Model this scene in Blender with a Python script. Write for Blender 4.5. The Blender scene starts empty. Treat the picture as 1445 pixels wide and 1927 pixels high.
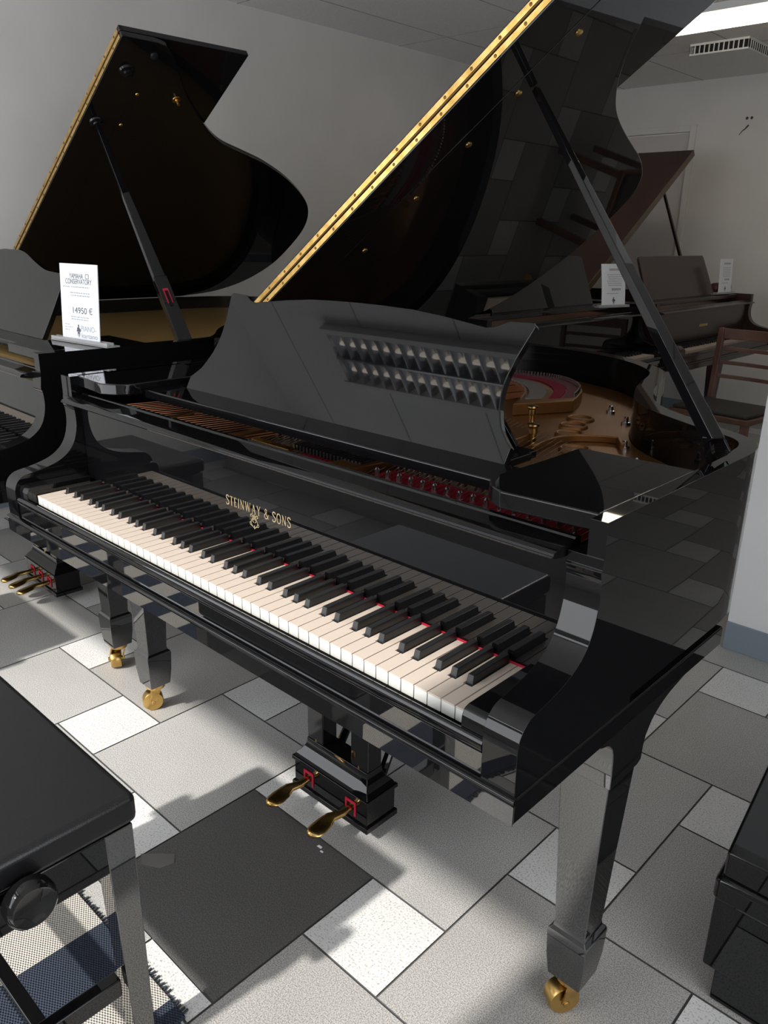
import bpy, math, random
from mathutils import Vector, Matrix
random.seed(4)
C = bpy.context.scene.collection
SC = bpy.context.scene
R = math.radians

# ------------------------------------------------------------------ camera
cam_d = bpy.data.cameras.new('camera')
cam = bpy.data.objects.new('camera', cam_d)
C.objects.link(cam)
cam.location = (1.73371, -0.70932, 1.27838)
cam.rotation_euler = (R(70.77256), R(-0.95593), R(43.33331))
cam_d.sensor_fit = 'VERTICAL'
cam_d.sensor_height = 36.0
cam_d.lens = 1491.88 / 1927.0 * 36.0
cam_d.clip_start = 0.02
SC.camera = cam

# ------------------------------------------------------------------ light
SC.view_settings.view_transform = 'Standard'
SC.view_settings.look = 'None'
SC.view_settings.gamma = 1.0
SC.view_settings.use_curve_mapping = False
SC.view_settings.exposure = 0.15
W = bpy.data.worlds.new('sky_world')
SC.world = W
W.use_nodes = True
W.node_tree.nodes['Background'].inputs[0].default_value = (0.93, 0.96, 1.0, 1)
W.node_tree.nodes['Background'].inputs[1].default_value = 3.9

sun_d = bpy.data.lights.new('sun', 'SUN')
sun_d.energy = 4.9
sun_d.angle = R(1.4)
sun_d.color = (1.0, 0.96, 0.90)
sun = bpy.data.objects.new('sun', sun_d)
C.objects.link(sun)
sun.rotation_euler = Vector((0.08, 1.0, -0.87)).to_track_quat('-Z', 'Y').to_euler()
sun.location = (0, -4, 4)

WY = -1.6          # shop window wall
H = 2.36           # ceiling height
pd = bpy.data.lights.new('window_skylight', 'AREA')
pd.shape = 'RECTANGLE'; pd.size = 2.91; pd.size_y = 1.84
pd.cycles.is_portal = True
po = bpy.data.objects.new('window_skylight', pd)
C.objects.link(po)
po.location = (-0.395, WY - 0.14, 1.41)
po.rotation_euler = (R(90), 0, 0)
pd2 = bpy.data.lights.new('added_window_skylight', 'AREA')  # portal for the added, unseen side window
pd2.shape = 'RECTANGLE'; pd2.size = 1.94; pd2.size_y = 1.94
pd2.cycles.is_portal = True
po2 = bpy.data.objects.new('added_window_skylight', pd2)
C.objects.link(po2)
po2.location = (3.4 + 0.14, -0.525, 1.275)
po2.rotation_euler = (R(90), 0, R(90))

# ------------------------------------------------------------------ materials
def mat(name, col, rough=0.5, metal=0.0, spec=0.5, coat=0.0, emit=None, es=0.0, trans=0.0, ior=1.5):
    m = bpy.data.materials.new(name); m.use_nodes = True
    b = m.node_tree.nodes['Principled BSDF']
    b.inputs['Base Color'].default_value = (*col, 1)
    b.inputs['Roughness'].default_value = rough
    b.inputs['Metallic'].default_value = metal
    b.inputs['Specular IOR Level'].default_value = spec
    b.inputs['Coat Weight'].default_value = coat
    b.inputs['IOR'].default_value = ior
    b.inputs['Coat Roughness'].default_value = 0.03
    b.inputs['Transmission Weight'].default_value = trans
    if emit:
        b.inputs['Emission Color'].default_value = (*emit, 1)
        b.inputs['Emission Strength'].default_value = es
    return m

def noise_col(m, c1, c2, scale, detail=2, lo=0.35, hi=0.65, bump=0.0, bdist=0.001):
    nt = m.node_tree; n = nt.nodes; l = nt.links; b = n['Principled BSDF']
    tc = n.new('ShaderNodeTexCoord'); nz = n.new('ShaderNodeTexNoise'); cr = n.new('ShaderNodeValToRGB')
    nz.inputs['Scale'].default_value = scale; nz.inputs['Detail'].default_value = detail
    cr.color_ramp.elements[0].position = lo; cr.color_ramp.elements[0].color = (*c1, 1)
    cr.color_ramp.elements[1].position = hi; cr.color_ramp.elements[1].color = (*c2, 1)
    l.new(tc.outputs['Object'], nz.inputs['Vector']); l.new(nz.outputs['Fac'], cr.inputs['Fac'])
    l.new(cr.outputs['Color'], b.inputs['Base Color'])
    if bump:
        bp = n.new('ShaderNodeBump'); bp.inputs['Strength'].default_value = bump; bp.inputs['Distance'].default_value = bdist
        l.new(nz.outputs['Fac'], bp.inputs['Height']); l.new(bp.outputs['Normal'], b.inputs['Normal'])
    return m

M = {}
M['lacquer'] = mat('black_lacquer', (0.0045, 0.0045, 0.005), 0.02, 0, 0.5, ior=1.46)
M['lacquer_bright'] = mat('bright_lacquer', (0.008, 0.008, 0.0085), 0.022, 0, 0.5, ior=2.2)  # same lacquer, reflections boosted to look as bright as in sun
M['lacquer_dull'] = mat('black_satin', (0.010, 0.010, 0.011), 0.28, 0, 0.4)
M['void'] = mat('dark_matte', (0.012, 0.011, 0.011), 0.9, 0, 0.1)
M['ivory'] = mat('key_plastic', (0.56, 0.475, 0.405), 0.25, 0, 0.45)
M['key_front'] = mat('key_front', (0.72, 0.72, 0.68), 0.3, 0, 0.45)
M['ebony'] = mat('ebony_key', (0.014, 0.014, 0.015), 0.30, 0, 0.4)
M['brass'] = noise_col(mat('brass', (0.83, 0.58, 0.22), 0.24, 1.0), (0.52, 0.31, 0.085), (0.70, 0.46, 0.17), 40)
M['brass_dark'] = mat('aged_brass', (0.55, 0.36, 0.12), 0.3, 1.0)
M['dark_brass'] = mat('deep_brass', (0.16, 0.09, 0.03), 0.4, 0.9)
M['gold'] = mat('gilt_inlay', (0.80, 0.62, 0.35), 0.45, 0.6)
M['plate'] = noise_col(mat('bronze_plate', (0.2, 0.1, 0.03), 0.38, 0.6), (0.165, 0.068, 0.017), (0.205, 0.088, 0.025), 8)
M['plate_gold'] = mat('gold_plate', (0.42, 0.27, 0.10), 0.45, 0.5)
M['copper'] = mat('copper_string', (0.62, 0.27, 0.14), 0.35, 1.0)
M['steel'] = mat('steel', (0.62, 0.61, 0.60), 0.22, 1.0)
M['red_felt'] = mat('red_felt', (0.50, 0.025, 0.05), 0.9, 0, 0.1)
M['dark_red'] = mat('wine_felt', (0.17, 0.014, 0.03), 0.9, 0, 0.1)
M['mauve'] = mat('mauve_cloth', (0.13, 0.055, 0.06), 0.9, 0, 0.1)
M['grey_felt'] = mat('grey_felt', (0.16, 0.14, 0.13), 0.9, 0, 0.1)
M['soundboard'] = noise_col(mat('soundboard_wood', (0.45, 0.25, 0.1), 0.35), (0.40, 0.2, 0.07), (0.52, 0.30, 0.12), 12)
M['wood'] = noise_col(mat('red_brown_wood', (0.08, 0.03, 0.02), 0.25), (0.022, 0.009, 0.007), (0.036, 0.014, 0.010), 6)
M['chair_wood'] = noise_col(mat('chair_wood', (0.22, 0.09, 0.05), 0.35), (0.105, 0.048, 0.032), (0.160, 0.075, 0.050), 9)
M['pale_edge'] = mat('pale_wood_edge', (0.10, 0.075, 0.05), 0.5)
M['cushion'] = mat('dark_cushion', (0.03, 0.028, 0.026), 0.6)
M['vinyl'] = noise_col(mat('black_vinyl', (0.012, 0.012, 0.014), 0.26, 0, 0.35), (0.006, 0.006, 0.0065), (0.010, 0.010, 0.011), 600, bump=0.25, bdist=0.0006)
M['paper'] = mat('white_card', (0.86, 0.88, 0.92), 0.5)
M['ink'] = mat('grey_ink', (0.11, 0.11, 0.13), 0.7)
M['ink_light'] = mat('pale_ink', (0.42, 0.43, 0.46), 0.7)
M['acrylic'] = mat('clear_acrylic', (0.75, 0.75, 0.75), 0.08, 0, 0.5, trans=0.6)
M['wall'] = noise_col(mat('painted_wall', (0.60, 0.60, 0.59), 0.75, 0, 0.25), (0.64, 0.625, 0.60), (0.68, 0.665, 0.64), 3)
M['wall_white'] = mat('white_wall', (0.86, 0.865, 0.87), 0.7, 0, 0.25)
M['ceiling'] = noise_col(mat('ceiling_tile', (0.66, 0.65, 0.64), 0.9, 0, 0.1), (0.78, 0.77, 0.75), (0.84, 0.83, 0.81), 90)
M['ceil_line'] = mat('ceiling_joint', (0.36, 0.355, 0.35), 0.9)
M['white_metal'] = mat('white_enamel', (0.75, 0.75, 0.74), 0.4)
M['dark'] = mat('dark_gap', (0.02, 0.02, 0.02), 0.8)
M['base'] = mat('blue_grey_skirting', (0.24, 0.29, 0.34), 0.5)
M['door'] = mat('door_paint', (0.56, 0.53, 0.51), 0.5)
M['grout'] = mat('grout', (0.10, 0.10, 0.10), 0.9)
M['tube'] = mat('fluorescent_tube', (1, 1, 1), 0.4, emit=(1.0, 0.86, 0.68), es=7.0)
M['louvre'] = mat('louvre_aluminium', (0.42, 0.42, 0.43), 0.18, 1.0)
M['tape'] = mat('clear_tape', (0.16, 0.15, 0.14), 0.15, 0, 0.6)
M['frame'] = mat('window_frame', (0.55, 0.55, 0.55), 0.5)
M['hole'] = mat('plug_hole', (0.06, 0.055, 0.05), 0.8)
M['burgundy'] = mat('burgundy_leather', (0.10, 0.015, 0.02), 0.4)

def speckle(name, base, spk, scale=420, amt=0.62, rough=0.42):
    m = mat(name, base, rough, 0, 0.4)
    nt = m.node_tree; n = nt.nodes; l = nt.links; b = n['Principled BSDF']
    tc = n.new('ShaderNodeTexCoord')
    v = n.new('ShaderNodeTexNoise'); v.inputs['Scale'].default_value = scale; v.inputs['Detail'].default_value = 2
    cr = n.new('ShaderNodeValToRGB')
    cr.color_ramp.elements[0].position = amt - 0.22; cr.color_ramp.elements[0].color = (*base, 1)
    cr.color_ramp.elements[1].position = amt; cr.color_ramp.elements[1].color = (*spk, 1)
    big = n.new('ShaderNodeTexNoise'); big.inputs['Scale'].default_value = 5.0; big.inputs['Detail'].default_value = 4
    mr = n.new('ShaderNodeMapRange'); mr.inputs['To Min'].default_value = 0.88; mr.inputs['To Max'].default_value = 1.1
    mx = n.new('ShaderNodeMix'); mx.data_type = 'RGBA'; mx.blend_type = 'MULTIPLY'; mx.inputs[0].default_value = 1.0
    l.new(tc.outputs['Object'], v.inputs['Vector']); l.new(tc.outputs['Object'], big.inputs['Vector'])
    l.new(v.outputs['Fac'], cr.inputs['Fac']); l.new(big.outputs['Fac'], mr.inputs['Value'])
    l.new(cr.outputs['Color'], mx.inputs[6]); l.new(mr.outputs['Result'], mx.inputs[7])
    l.new(mx.outputs[2], b.inputs['Base Color'])
    return m
M['tile_a'] = speckle('grey_tile', (0.56, 0.55, 0.535), (0.27, 0.265, 0.25))
M['tile_b'] = speckle('mid_grey_tile', (0.50, 0.485, 0.465), (0.24, 0.23, 0.215))
M['tile_c'] = speckle('charcoal_tile', (0.080, 0.076, 0.074), (0.15, 0.145, 0.14))
M['tile_w'] = speckle('pale_tile', (0.70, 0.695, 0.68), (0.30, 0.29, 0.27), scale=260, amt=0.74)

def rug_material():
    m = mat('woven_striped_rug', (0.4, 0.38, 0.35), 0.95, 0, 0.05)
    nt = m.node_tree; n = nt.nodes; l = nt.links; b = n['Principled BSDF']
    tc = n.new('ShaderNodeTexCoord'); sx = n.new('ShaderNodeSeparateXYZ')
    l.new(tc.outputs['Object'], sx.inputs[0])
    a = n.new('ShaderNodeMath'); a.operation = 'MULTIPLY_ADD'; a.inputs[1].default_value = 1 / 0.2376; a.inputs[2].default_value = RUG_PHASE
    f = n.new('ShaderNodeMath'); f.operation = 'FRACT'
    s = n.new('ShaderNodeMath'); s.operation = 'GREATER_THAN'; s.inputs[1].default_value = 0.5
    l.new(sx.outputs['X'], a.inputs[0]); l.new(a.outputs[0], f.inputs[0]); l.new(f.outputs[0], s.inputs[0])
    # weave: product of two sines
    def wave(sock, freq, ph):
        q = n.new('ShaderNodeMath'); q.operation = 'MULTIPLY_ADD'; q.inputs[1].default_value = freq; q.inputs[2].default_value = ph
        w = n.new('ShaderNodeMath'); w.operation = 'SINE'
        l.new(sock, q.inputs[0]); l.new(q.outputs[0], w.inputs[0]); return w.outputs[0]
    wx = wave(sx.outputs['X'], 700.0, 0.0); wy = wave(sx.outputs['Y'], 1250.0, 0.0)
    pr = n.new('ShaderNodeMath'); pr.operation = 'MULTIPLY'; l.new(wx, pr.inputs[0]); l.new(wy, pr.inputs[1])
    mr = n.new('ShaderNodeMapRange'); mr.inputs['From Min'].default_value = -1; mr.inputs['From Max'].default_value = 1
    mr.inputs['To Min'].default_value = 0.45; mr.inputs['To Max'].default_value = 1.15
    l.new(pr.outputs[0], mr.inputs['Value'])
    mix = n.new('ShaderNodeMix'); mix.data_type = 'RGBA'
    mix.inputs[6].default_value = (0.62, 0.58, 0.52, 1); mix.inputs[7].default_value = (0.050, 0.060, 0.085, 1)
    l.new(s.outputs[0], mix.inputs[0])
    mul = n.new('ShaderNodeMix'); mul.data_type = 'RGBA'; mul.blend_type = 'MULTIPLY'; mul.inputs[0].default_value = 1.0
    l.new(mix.outputs[2], mul.inputs[6]); l.new(mr.outputs['Result'], mul.inputs[7])
    l.new(mul.outputs[2], b.inputs['Base Color'])
    bp = n.new('ShaderNodeBump'); bp.inputs['Strength'].default_value = 0.6; bp.inputs['Distance'].default_value = 0.002
    l.new(pr.outputs[0], bp.inputs['Height']); l.new(bp.outputs['Normal'], b.inputs['Normal'])
    return m
RUG_PHASE = 0.5 - 0.531 / 0.2376      # a dark band starts at x = 0.531
M['rug'] = rug_material()

# ------------------------------------------------------------------ mesh helpers
def catmull(pts, n=5, closed=False):
    out = []; N = len(pts); dim = len(pts[0])
    rng = range(N) if closed else range(N - 1)
    for i in rng:
        if closed: p0, p1, p2, p3 = pts[i - 1], pts[i], pts[(i + 1) % N], pts[(i + 2) % N]
        else:
            p1, p2 = pts[i], pts[i + 1]
            p0 = pts[i - 1] if i > 0 else tuple(2 * p1[k] - p2[k] for k in range(dim))
            p3 = pts[i + 2] if i + 2 < N else tuple(2 * p2[k] - p1[k] for k in range(dim))
        for j in range(n):
            t = j / n
            out.append(tuple(0.5 * (2 * p1[k] + (p2[k] - p0[k]) * t + (2 * p0[k] - 5 * p1[k] + 4 * p2[k] - p3[k]) * t * t
                                    + (3 * p1[k] - p0[k] - 3 * p2[k] + p3[k]) * t ** 3) for k in range(dim)))
    if not closed: out.append(tuple(pts[-1]))
    return out

class MB:
    def __init__(s): s.v = []; s.f = []; s.mi = []
    def add(s, vs, fs, mi=0):
        o = len(s.v); s.v += [tuple(a) for a in vs]
        for f in fs: s.f.append([i + o for i in f]); s.mi.append(mi)
        return s
    def box(s, x0, x1, y0, y1, z0, z1, mi=0):
        v = [(x0, y0, z0), (x1, y0, z0), (x1, y1, z0), (x0, y1, z0), (x0, y0, z1), (x1, y0, z1), (x1, y1, z1), (x0, y1, z1)]
        return s.add(v, [[3, 2, 1, 0], [4, 5, 6, 7], [0, 1, 5, 4], [1, 2, 6, 5], [2, 3, 7, 6], [3, 0, 4, 7]], mi)
    def hexa(s, b, t, mi=0):
        """bottom and top quads"""
        return s.add(list(b) + list(t), [[3, 2, 1, 0], [4, 5, 6, 7], [0, 1, 5, 4], [1, 2, 6, 5], [2, 3, 7, 6], [3, 0, 4, 7]], mi)
    def prism(s, poly, fn0, fn1, mi=0):
        """poly: 2-D points; fn0 / fn1 map a 2-D point to 3-D on the two caps"""
        n = len(poly)
        v = [fn0(p) for p in poly] + [fn1(p) for p in poly]
        f = [list(range(n))[::-1], list(range(n, 2 * n))] + [[i, (i + 1) % n, n + (i + 1) % n, n + i] for i in range(n)]
        return s.add(v, f, mi)
    def px(s, poly, x0, x1, mi=0): return s.prism(poly, lambda p: (x0, p[0], p[1]), lambda p: (x1, p[0], p[1]), mi)
    def py(s, poly, y0, y1, mi=0): return s.prism(poly, lambda p: (p[0], y0, p[1]), lambda p: (p[0], y1, p[1]), mi)
    def pz(s, poly, z0, z1, mi=0): return s.prism(poly, lambda p: (p[0], p[1], z0), lambda p: (p[0], p[1], z1), mi)
    def cyl(s, a, b, r0, r1=None, n=16, mi=0):
        r1 = r0 if r1 is None else r1
        a = Vector(a); b = Vector(b); d = (b - a).normalized()
        u = d.orthogonal().normalized(); w = d.cross(u)
        v = []
        for c, r in ((a, r0), (b, r1)):
            for i in range(n):
                t = 2 * math.pi * i / n; v.append(tuple(c + u * (r * math.cos(t)) + w * (r * math.sin(t))))
        f = [[i, (i + 1) % n, n + (i + 1) % n, n + i] for i in range(n)] + [list(range(n))[::-1], list(range(n, 2 * n))]
        return s.add(v, f, mi)
    def lathe(s, prof, a, d, n=24, mi=0):
        """prof: (distance along d, radius)"""
        a = Vector(a); d = Vector(d).normalized(); u = d.orthogonal().normalized(); w = d.cross(u)
        v = []; f = []
        for h, r in prof:
            for i in range(n):
                t = 2 * math.pi * i / n; v.append(tuple(a + d * h + u * (r * math.cos(t)) + w * (r * math.sin(t))))
        for k in range(len(prof) - 1):
            for i in range(n):
                f.append([k * n + i, k * n + (i + 1) % n, (k + 1) * n + (i + 1) % n, (k + 1) * n + i])
        f.append(list(range(n))[::-1]); f.append(list(range((len(prof) - 1) * n, len(prof) * n)))
        return s.add(v, f, mi)
    def tube(s, path, r, n=8, mi=0):
        P = [Vector(q) for q in path]; K = len(P)
        rs = r if isinstance(r, (list, tuple)) else [r] * K
        v = []; f = []; u = None
        for k in range(K):
            d = (P[min(k + 1, K - 1)] - P[max(k - 1, 0)]).normalized()
            u = d.orthogonal().normalized() if u is None else (u - d * u.dot(d)).normalized()
            w = d.cross(u)
            for i in range(n):
                t = 2 * math.pi * i / n; v.append(tuple(P[k] + u * (rs[k] * math.cos(t)) + w * (rs[k] * math.sin(t))))
        for k in range(K - 1):
            for i in range(n):
                f.append([k * n + i, k * n + (i + 1) % n, (k + 1) * n + (i + 1) % n, (k + 1) * n + i])
        f.append(list(range(n))[::-1]); f.append(list(range((K - 1) * n, K * n)))
        return s.add(v, f, mi)
    def mesh(s, name, mats, ang=35):
        me = bpy.data.meshes.new(name)
        me.from_pydata(s.v, [], s.f); me.validate()
        for m in (mats if isinstance(mats, (list, tuple)) else [mats]): me.materials.append(m)
        if len(me.polygons) == len(s.mi):
            for p, i in zip(me.polygons, s.mi): p.material_index = i
        import bmesh as _b
        bm = _b.new(); bm.from_mesh(me); _b.ops.recalc_face_normals(bm, faces=bm.faces); bm.to_mesh(me); bm.free()
        for p in me.polygons: p.use_smooth = True
        me.set_sharp_from_angle(angle=R(ang))
        return me
    def build(s, name, mats, parent=None, bevel=0.0, seg=2, ang=35):
        o = bpy.data.objects.new(name, s.mesh(name, mats, ang)); C.objects.link(o)
        if parent: o.parent = parent
        if bevel:
            b = o.modifiers.new('bevel', 'BEVEL'); b.width = bevel; b.segments = seg
            b.limit_method = 'ANGLE'; b.angle_limit = R(40); b.harden_normals = True
        return o

def empty(name, loc=(0, 0, 0), rz=0.0):
    o = bpy.data.objects.new(name, None); C.objects.link(o)
    o.location = loc; o.rotation_euler = (0, 0, rz); o.empty_display_size = 0.1
    return o
def tag(o, label, cat, group=None):
    o['label'] = label; o['category'] = cat
    if group: o['group'] = group
    return o
def struct(o): o['kind'] = 'structure'; return o
def link_copy(o, parent):
    c = o.copy(); C.objects.link(c); c.parent = parent; return c

def text_mesh(name, body, height, mat_, parent, mtx, width=None, align='CENTER', depth=0.0003):
    cu = bpy.data.curves.new(name, 'FONT'); cu.body = body; cu.size = 1.0; cu.align_x = 'LEFT'; cu.extrude = 0.0
    to = bpy.data.objects.new(name + '_tmp', cu); C.objects.link(to)
    dg = bpy.context.evaluated_depsgraph_get()
    me = bpy.data.meshes.new_from_object(to.evaluated_get(dg))
    bpy.data.objects.remove(to)
    xs = [v.co.x for v in me.vertices]; x0, x1 = min(xs), max(xs)
    sc = height / 0.70
    sx = (width / (x1 - x0)) if width else sc
    off = {'CENTER': (x0 + x1) / 2, 'LEFT': x0}[align]
    for v in me.vertices:
        v.co = mtx @ Vector(((v.co.x - off) * sx, v.co.y * sc, depth))
    me.name = name; me.materials.clear(); me.materials.append(mat_)
    o = bpy.data.objects.new(name, me); C.objects.link(o); o.parent = parent
    return o

# ------------------------------------------------------------------ room
# floor: pinwheel of large and small tiles
TA, TB, OX, OY = 0.4035, 0.1970, -0.180, 0.0459
XL, XR, YB = -1.95, 3.4, 5.45
fl = MB()
fl.add([(XL, WY, -0.003), (XR, WY, -0.003), (XR, YB, -0.003), (XL, YB, -0.003)], [[0, 1, 2, 3]], 0)
g = 0.0022
rt = random.Random(7)
for i in range(-16, 17):
    for j in range(-16, 22):
        cx = OX + i * TA + j * TB; cy = OY - i * TB + j * TA
        sq = [(cx, cx + TB, cy, cy + TB, 4), (cx + TB, cx + TB + TA, cy, cy + TA, 3 if (i, j) == (1, 0) else rt.choice([1, 1, 2]))]
        for x0, x1, y0, y1, mi in sq:
            x0 = max(x0 + g, XL); x1 = min(x1 - g, XR); y0 = max(y0 + g, WY); y1 = min(y1 - g, YB)
            if x1 - x0 > 0.004 and y1 - y0 > 0.004:
                fl.add([(x0, y0, 0), (x1, y0, 0), (x1, y1, 0), (x0, y1, 0)], [[0, 1, 2, 3]], mi)
struct(fl.build('floor', [M['grout'], M['tile_a'], M['tile_b'], M['tile_c'], M['tile_w']]))

struct(MB().box(XL - 0.12, XL, WY - 0.12, YB + 0.12, -0.02, H).build('wall_left', M['wall']))
SY0, SY1, SZ0, SZ1 = -1.5, 0.45, 0.3, 2.25      # added unseen side window for extra daylight, out of the sun
wr = MB().box(XR, XR + 0.12, WY - 0.12, SY0, -0.02, H).box(XR, XR + 0.12, SY1, YB + 0.12, -0.02, H)
wr.box(XR, XR + 0.12, SY0, SY1, -0.02, SZ0).box(XR, XR + 0.12, SY0, SY1, SZ1, H)
struct(wr.build('wall_right', M['wall']))
w2f = MB().box(XR + 0.03, XR + 0.09, SY0, SY1, SZ0, SZ0 + 0.05).box(XR + 0.03, XR + 0.09, SY0, SY1, SZ1 - 0.05, SZ1)
for y in (SY0, -0.42, SY1 - 0.05): w2f.box(XR + 0.03, XR + 0.09, y, y + 0.05, SZ0 + 0.05, SZ1 - 0.05)
struct(w2f.build('added_window', M['frame'], bevel=0.003))
# back wall with a door opening
DX0, DX1, DH = -1.90, -1.02, 2.03
wb = MB().box(XL, DX0, YB, YB + 0.12, -0.02, H).box(DX1, XR, YB, YB + 0.12, -0.02, H).box(DX0, DX1, YB, YB + 0.12, DH, H)
struct(wb.build('wall_back', M['wall']))
dr = struct(MB().box(DX0 + 0.004, DX1 - 0.004, YB + 0.03, YB + 0.07, 0.0, DH - 0.004).build('door_1', M['door'], bevel=0.002))
MB().cyl((DX0 + 0.07, YB + 0.03, 1.0), (DX0 + 0.07, YB - 0.02, 1.0), 0.009).cyl((DX0 + 0.07, YB - 0.02, 1.0), (DX0 + 0.18, YB - 0.02, 1.0), 0.009).build('door_handle', M['steel'], dr)
tr = MB().box(DX1, DX1 + 0.045, YB - 0.015, YB + 0.002, 0, DH + 0.045).box(DX0 - 0.045, DX0, YB - 0.015, YB + 0.002, 0, DH + 0.045).box(DX0, DX1, YB - 0.015, YB + 0.002, DH, DH + 0.045)
struct(tr.build('trim_1', M['wall'], bevel=0.003))
# ceiling with fine joints
struct(MB().box(XL - 0.12, XR + 0.12, WY - 0.12, YB + 0.12, H, H + 0.1).build('ceiling', M['ceiling']))
cj = MB()
for k in range(-3, 6):
    x = -0.98 + k * 0.6
    if XL < x < XR: cj.box(x - 0.003, x + 0.003, WY, YB, H - 0.0015, H + 0.001)
for k in range(-5, 4):
    y = 4.5 + k * 1.2
    if WY < y < YB: cj.box(XL, XR, y - 0.003, y + 0.003, H - 0.0016, H + 0.001)
struct(cj.build('trim_2', M['ceil_line']))
# partition to the right of the pianos
PX, PY = 0.957, 1.80
struct(MB().box(PX, PX + 0.46, PY, PY + 0.34, -0.02, H).build('wall_partition', M['wall_white']))
struct(MB().box(PX, PX + 0.46, PY - 0.012, PY, 0.0, 0.095).build('baseboard_partition', M['base'], bevel=0.002))
struct(MB().box(XL, XL + 0.012, WY, YB, 0.05, 0.14).build('baseboard_left', M['base'], bevel=0.002))
struct(MB().box(DX1 + 0.05, XR, YB - 0.012, YB, 0.0, 0.09).build('baseboard_back', M['base'], bevel=0.002))
# window wall behind the camera: one tall shop window with a transom band
WX0, WX1, WZ0, WZ1 = -1.85, 1.06, 0.48, 2.335
ww = MB().box(XL - 0.12, WX0, WY - 0.12, WY, -0.02, H).box(WX1, XR + 0.12, WY - 0.12, WY, -0.02, H)
ww.box(WX0, WX1, WY - 0.12, WY, -0.02, WZ0).box(WX0, WX1, WY - 0.12, WY, WZ1, H)
struct(ww.build('wall_front', M['wall']))
wf = MB().box(WX0, WX0 + 0.04, WY - 0.09, WY - 0.03, WZ0, WZ1).box(WX1 - 0.04, WX1, WY - 0.09, WY - 0.03, WZ0, WZ1)
wf.box(WX0 + 0.04, WX1 - 0.04, WY - 0.09, WY - 0.03, WZ0, WZ0 + 0.04).box(WX0 + 0.04, WX1 - 0.04, WY - 0.09, WY - 0.03, WZ1 - 0.025, WZ1)
wf.box(WX0 + 0.04, WX1 - 0.04, WY - 0.09, WY - 0.03, 1.775, 2.10)
struct(wf.build('window_1', M['frame'], bevel=0.003))

# ------------------------------------------------------------------ keys (shared meshes)
KW = 1.227 / 52
KZ = 0.710
BL = {1: -0.003, 3: 0.003, 6: -0.004, 8: 0.0, 10: 0.004}
def key_layout():
    whites = []; blacks = []; w = 0
    for k in range(88):
        pc = (k + 9) % 12
        if pc in BL: blacks.append((k, w * KW + BL[pc]))
        else: whites.append((k, w * KW)); w += 1
    return whites, blacks
WH, BK = key_layout()
def white_key_mb(k, x):
    x0 = x + 0.0008; x1 = x + KW - 0.0008; l0 = x0; r0 = x1
    for kk, c in BK:
        if kk == k - 1: l0 = c + 0.0073
        if kk == k + 1: r0 = c - 0.0073
    poly = [(x0, 0.0), (x1, 0.0), (x1, 0.0508)]
    if r0 != x1: poly += [(r0, 0.0508)]
    poly += [(r0, 0.1405), (l0, 0.1405)]
    if l0 != x0: poly += [(l0, 0.0508)]
    poly += [(x0, 0.0508)]
    mb = MB().pz(poly, KZ - 0.021, KZ - 0.0022, 1)
    lip = [(a_, b_ - 0.0006 if b_ == 0.0 else b_) for a_, b_ in poly]
    return mb.pz(lip, KZ - 0.0022, KZ, 0)
def black_key_mb(c):
    z0, z1 = KZ - 0.014, KZ + 0.0130
    b = [(c - 0.0068, 0.0515, z0), (c + 0.0068, 0.0515, z0), (c + 0.0068, 0.1405, z0), (c - 0.0068, 0.1405, z0)]
    t = [(c - 0.0052, 0.0580, z1 - 0.0008), (c + 0.0052, 0.0580, z1 - 0.0008), (c + 0.0052, 0.1405, z1), (c - 0.0052, 0.1405, z1)]
    return MB().hexa(b, t)
KEYMESH = {}
def add_keys(root):
    for k, x in WH:
        if ('w', k) not in KEYMESH: KEYMESH[('w', k)] = white_key_mb(k, x).build('white_key', [M['ivory'], M['key_front']], root, 0.0006, 2)
        else: link_copy(KEYMESH[('w', k)], root)
    for k, c in BK:
        if ('b', k) not in KEYMESH: KEYMESH[('b', k)] = black_key_mb(c).build('black_key', M['ebony'], root, 0.0012, 2)
        else: link_copy(KEYMESH[('b', k)], root)

# ------------------------------------------------------------------ grand piano
def offset_path(path, ths):
    out = []; n = len(path)
    for i in range(n):
        a = path[max(i - 1, 0)]; b = path[min(i + 1, n - 1)]
        dx, dy = b[0] - a[0], b[1] - a[1]; L = math.hypot(dx, dy) or 1
        out.append((path[i][0] - dy / L * ths[i], path[i][1] + dx / L * ths[i]))
    return out

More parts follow.
